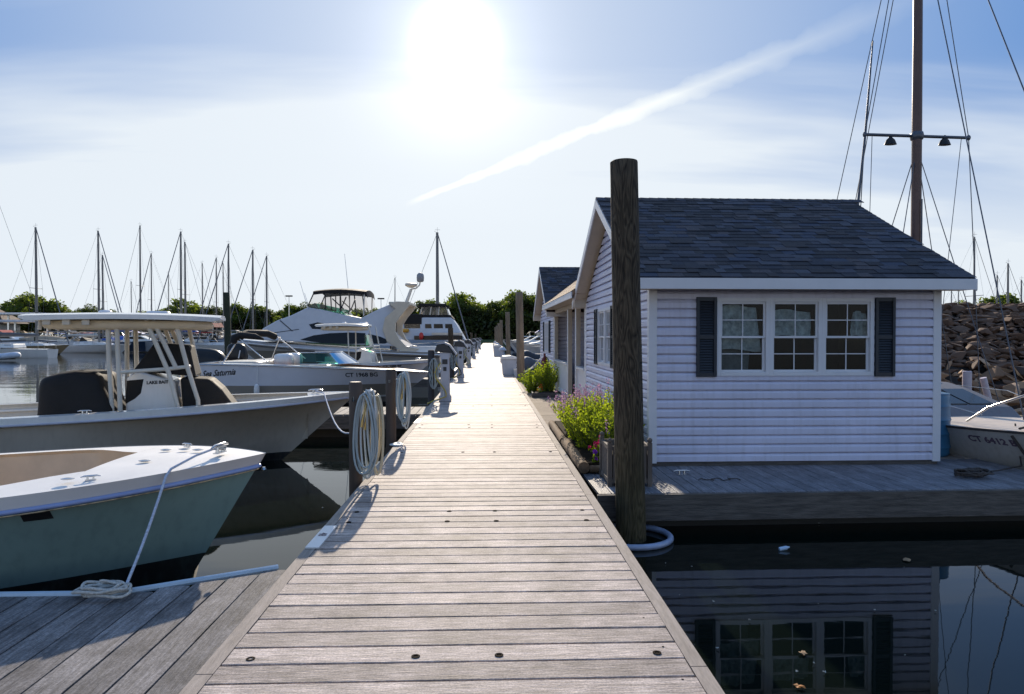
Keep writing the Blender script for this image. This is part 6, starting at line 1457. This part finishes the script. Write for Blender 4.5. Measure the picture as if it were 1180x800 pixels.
# ------------------------------------------------------------------ boats across the basin
fr = random.Random(3)
def far_boat(label, px, Y, src, rz, s_=1.0, skip=(), group='motor boats moored across the basin'):
    p = atY(px, 395, Y); return dup(src, (p.x, Y, 0), rz, label, group, s_, skip)
covers = [mat('royal_blue_cover', (.02, .09, .4), .7), mat('grey_canvas', (.22, .22, .23), .8), mat('green_canvas', (.02, .09, .06), .8), mat('tan_canvas', (.35, .27, .18), .8), mat('red_canvas', (.35, .03, .03), .8)]
hulls = [mat('white_far_hull', (.62, .62, .62), .35, boot=[(.2, (.03, .04, .08))]), mat('navy_far_hull', (.02, .035, .07), .35, boot=[(.12, (.3, .3, .3))]), mat('cream_far_hull', (.5, .46, .38), .4), mat('grey_far_hull', (.3, .31, .33), .4)]
def motorboat(label, loc_, rz, L, hm, cm, style, group):
    t = thing('motor_boat', label, 'motor boat', loc_, rz, group)
    H = Hull(L, L * .33, 1.0 + .04 * L, 1.15 + .06 * L, rake=1.3, draft=.4, p=2.3, flare=1.4); H.hull(hm, t)
    m = MB(); m.grid([[(H.x(q, H.zs(q)), H.b(q) * (1 - 2 * j / 4), H.zs(q)) for j in range(5)] for q in H.ts()]); m.build('deck', gel, t, smooth=50)
    zb = H.zs(.4); a = L * .3
    if style == 0:      # cabin cruiser with canvas
        m = MB(); m.prism([(a, zb - .1), (a + .1, zb + .75), (L * .55, zb + .8), (L * .68, zb + .25), (L * .85, zb + .05)], -L * .11, L * .11, lambda x, z: 1.15 - .12 * (z - zb)); c = m.build('cabin', gel, t, bevel=.03)
        m = MB(); m.prism([(a + .2, zb + .35), (a + .25, zb + .65), (L * .55, zb + .68), (L * .62, zb + .35)], -L * .122, L * .122); m.build('window', darkglass, c)
        m = MB(); m.prism([(L * .06, zb + 1.35), (L * .1, zb + 1.5), (L * .42, zb + 1.55), (L * .48, zb + 1.2), (L * .42, zb + 1.42)], -L * .12, L * .12); m.build('canopy', cm, t)
        for x in (.08, .25, .44):
            for sg in (-1, 1): m = MB(); m.tube([(L * x, sg * L * .12, zb), (L * x, sg * L * .115, zb + 1.45)], .03, 5); m.build('canopy_pole', steel, t)
    elif style == 1:    # boat under a full cover
        m = MB(); rows = []
        for i in range(13):
            q = .02 + .93 * i / 12; b_ = H.b(q) + .03; x = H.x(q, H.zs(q)); hh = .75 * math.sin(math.pi * (.12 + .8 * (i / 12))) * (1 if i < 9 else .8)
            rows.append([(x, b_ * (1 - j / 4), H.zs(q) + .02 + hh * (1 - abs(j / 4 - 1) ** 1.5) - (.15 if j in (0, 8) else 0)) for j in range(9)])
        m.grid(rows); m.build('cover', cm, t, smooth=50)
    else:               # open boat with windscreen, bimini
        m = MB(); m.prism([(L * .42, zb), (L * .55, zb), (L * .47, zb + .6), (L * .45, zb + .6)], -L * .12, L * .12); m.build('windshield', darkglass, t)
        m = MB(); m.prism([(L * .15, zb + 1.2), (L * .2, zb + 1.32), (L * .42, zb + 1.32), (L * .46, zb + 1.2)], -L * .12, L * .12); m.build('bimini', cm, t)
        for x in (.18, .44):
            for sg in (-1, 1): m = MB(); m.tube([(L * .32, sg * L * .14, zb), (L * x, sg * L * .115, zb + 1.22)], .025, 5); m.build('bimini_pole', steel, t)
        m = MB(); m.b2((L * .1, -L * .1, zb), (L * .3, L * .1, zb + .3)); m.build('seat', gel2, t)
    if fr.random() < .6: outboard(t, 0, 0, .9, 0, 1.1, white_band=False)
    return t
desc = ['white', 'navy blue', 'cream', 'grey']; cdesc = ['royal blue', 'grey', 'green', 'tan', 'red']; sdesc = ['cabin cruiser with {} canopy', 'boat under a full {} cover', 'open boat with {} bimini']
spots = [(60, 112, 0, 3, 0), (88, 106, 1, 1, 0), (108, 110, 0, 4, 2), (148, 98, 1, 0, 1), (128, 116, 2, 3, 0), (172, 103, 1, 1, 2), (165, 118, 0, 0, 0), (190, 112, 3, 1, 1), (200, 97, 0, 0, 0), (222, 104, 0, 2, 2), (240, 96, 0, 1, 0), (252, 110, 2, 3, 0), (258, 92, 0, 1, 2),
         (272, 100, 0, 1, 0), (285, 105, 3, 3, 2), (300, 112, 0, 0, 1), (330, 115, 0, 0, 0), (14, 100, 0, 4, 0), (-6, 96, 3, 1, 2), (33, 115, 0, 2, 2), (318, 104, 2, 1, 0), (72, 118, 3, 0, 2), (95, 121, 0, 3, 1), (213, 121, 2, 4, 2),
         (50, 99, 3, 3, 1), (80, 97, 1, 1, 2), (101, 95, 0, 3, 2), (122, 102, 3, 1, 0), (137, 108, 1, 2, 2), (158, 94, 1, 0, 0), (180, 95, 3, 3, 2), (208, 93, 1, 1, 2), (230, 91, 3, 3, 0), (246, 89, 0, 4, 2), (265, 97, 1, 2, 0), (280, 90, 3, 1, 1), (25, 106, 1, 3, 0), (2, 108, 0, 0, 2)]
for i, (px, Y, hi, ci, si) in enumerate(spots):
    p = atY(px, 395, Y); L = fr.uniform(7, 10); rz = R(fr.choice((0, 180)) + fr.uniform(-14, 14))
    where = 'behind the tan sailboat' if px < 50 else 'under the hardtop left half' if px < 120 else 'between the hardtop legs' if px < 215 else 'left of cruiser bow' if px < 275 else 'above cruiser foredeck'
    rowd = 'front row' if Y < 104 else 'back row'
    motorboat(f'{desc[hi]} {sdesc[si].format(cdesc[ci])}, {rowd} {where}', (p.x - math.cos(rz) * L / 2, Y, 0), rz, L, hulls[hi], covers[ci], si, 'motor boats moored across the basin')
# dinghy at the left edge
p = atY(8, 398, 62); t = thing('inflatable_dinghy', 'pale blue white inflatable dinghy at the far left edge of the water', 'dinghy', (p.x - 1.2, 62, .0), R(0))
m = MB(); m.tube([(-1.5, .6, .35), (1.2, .6, .38), (1.9, .3, .48), (2.05, 0, .5), (1.9, -.3, .48), (1.2, -.6, .38), (-1.5, -.6, .35)], [.2, .27, .27, .27, .27, .27, .2], 12); m.build('tube', mat('pale_blue_rubber', (.55, .62, .72), .5), t, smooth=60)
m = MB(); m.b2((-1.4, -.5, .1), (1.6, .5, .2)); m.build('floor', covers[1], t)
m = MB(); m.box((.1, -.87, .36), (.9, .02, .12)); m.build('name_patch', covers[0], t)
# jetties behind the boats
for i, (y, x0, x1) in enumerate(((108.5, -110, -18), (90, -34, -20))):
    t = thing('jetty', ['long low jetty behind the boats across the basin', 'short low jetty behind the thick green piling'][i], 'jetty', (0, 0, .5)); m = MB(); m.b2((x0, y, -.2), (x1, y + 1.6, 0)); m.build('decking', edgem, t); m = MB(); m.b2((x0, y - .03, -.5), (x1, y, -.03)); m.build('fascia', fasciam, t)

# ------------------------------------------------------------------ boats along the walkway far end
wl_ = [('left', -1.9, 58, 8.5, 0, 1, 1, 180), ('left', -1.8, 72.5, 8, 0, 3, 0, 0), ('left', -1.9, 79, 7.5, 2, 1, 2, 0), ('left', -1.9, 91, 8, 1, 0, 0, 0), ('left', -1.9, 100, 8, 0, 2, 2, 180), ('left', -1.9, 112, 8, 0, 1, 0, 0), ('left', -1.9, 124, 8, 3, 0, 0, 0),
       ('right', 2.1, 52, 7, 0, 3, 2, 180), ('right', 2.1, 44, 6.5, 0, 1, 2, 180), ('right', 2.0, 62, 7.5, 3, 1, 0, 180), ('right', 2.0, 76, 7.5, 0, 2, 0, 180), ('right', 2.0, 92, 8, 1, 0, 0, 180), ('right', 2.0, 110, 8, 0, 3, 0, 180)]
nth = {'left': 0, 'right': 0}; ordn = ['first', 'second', 'third', 'fourth', 'fifth', 'sixth', 'seventh']
for sd_name, x, Y, L, hi, ci, si, rzd in wl_:
    k = nth[sd_name]; nth[sd_name] += 1; towards = (sd_name == 'left' and rzd == 0) or (sd_name == 'right' and rzd == 180)
    x0 = (x - L if rzd == 0 else x) if sd_name == 'left' else (x + L if rzd == 180 else x)
    motorboat(f'{desc[hi]} {sdesc[si].format(cdesc[ci])}, {ordn[k]} down the {sd_name} side of the walkway', (x0, Y, 0), R(rzd), L, hulls[hi], covers[ci], si, f'boats moored far down the {sd_name} of the walkway')

# ------------------------------------------------------------------ render settings
sc.view_settings.view_transform = 'Standard'; sc.view_settings.look = 'None'; sc.view_settings.gamma = 1; sc.view_settings.exposure = EXPO; sc.view_settings.use_curve_mapping = False
sc.cycles.use_denoising = True; sc.cycles.max_bounces = 8; sc.cycles.transparent_max_bounces = 16; sc.cycles.caustics_reflective = False; sc.cycles.caustics_refractive = False
sc.cycles.sample_clamp_indirect = 6
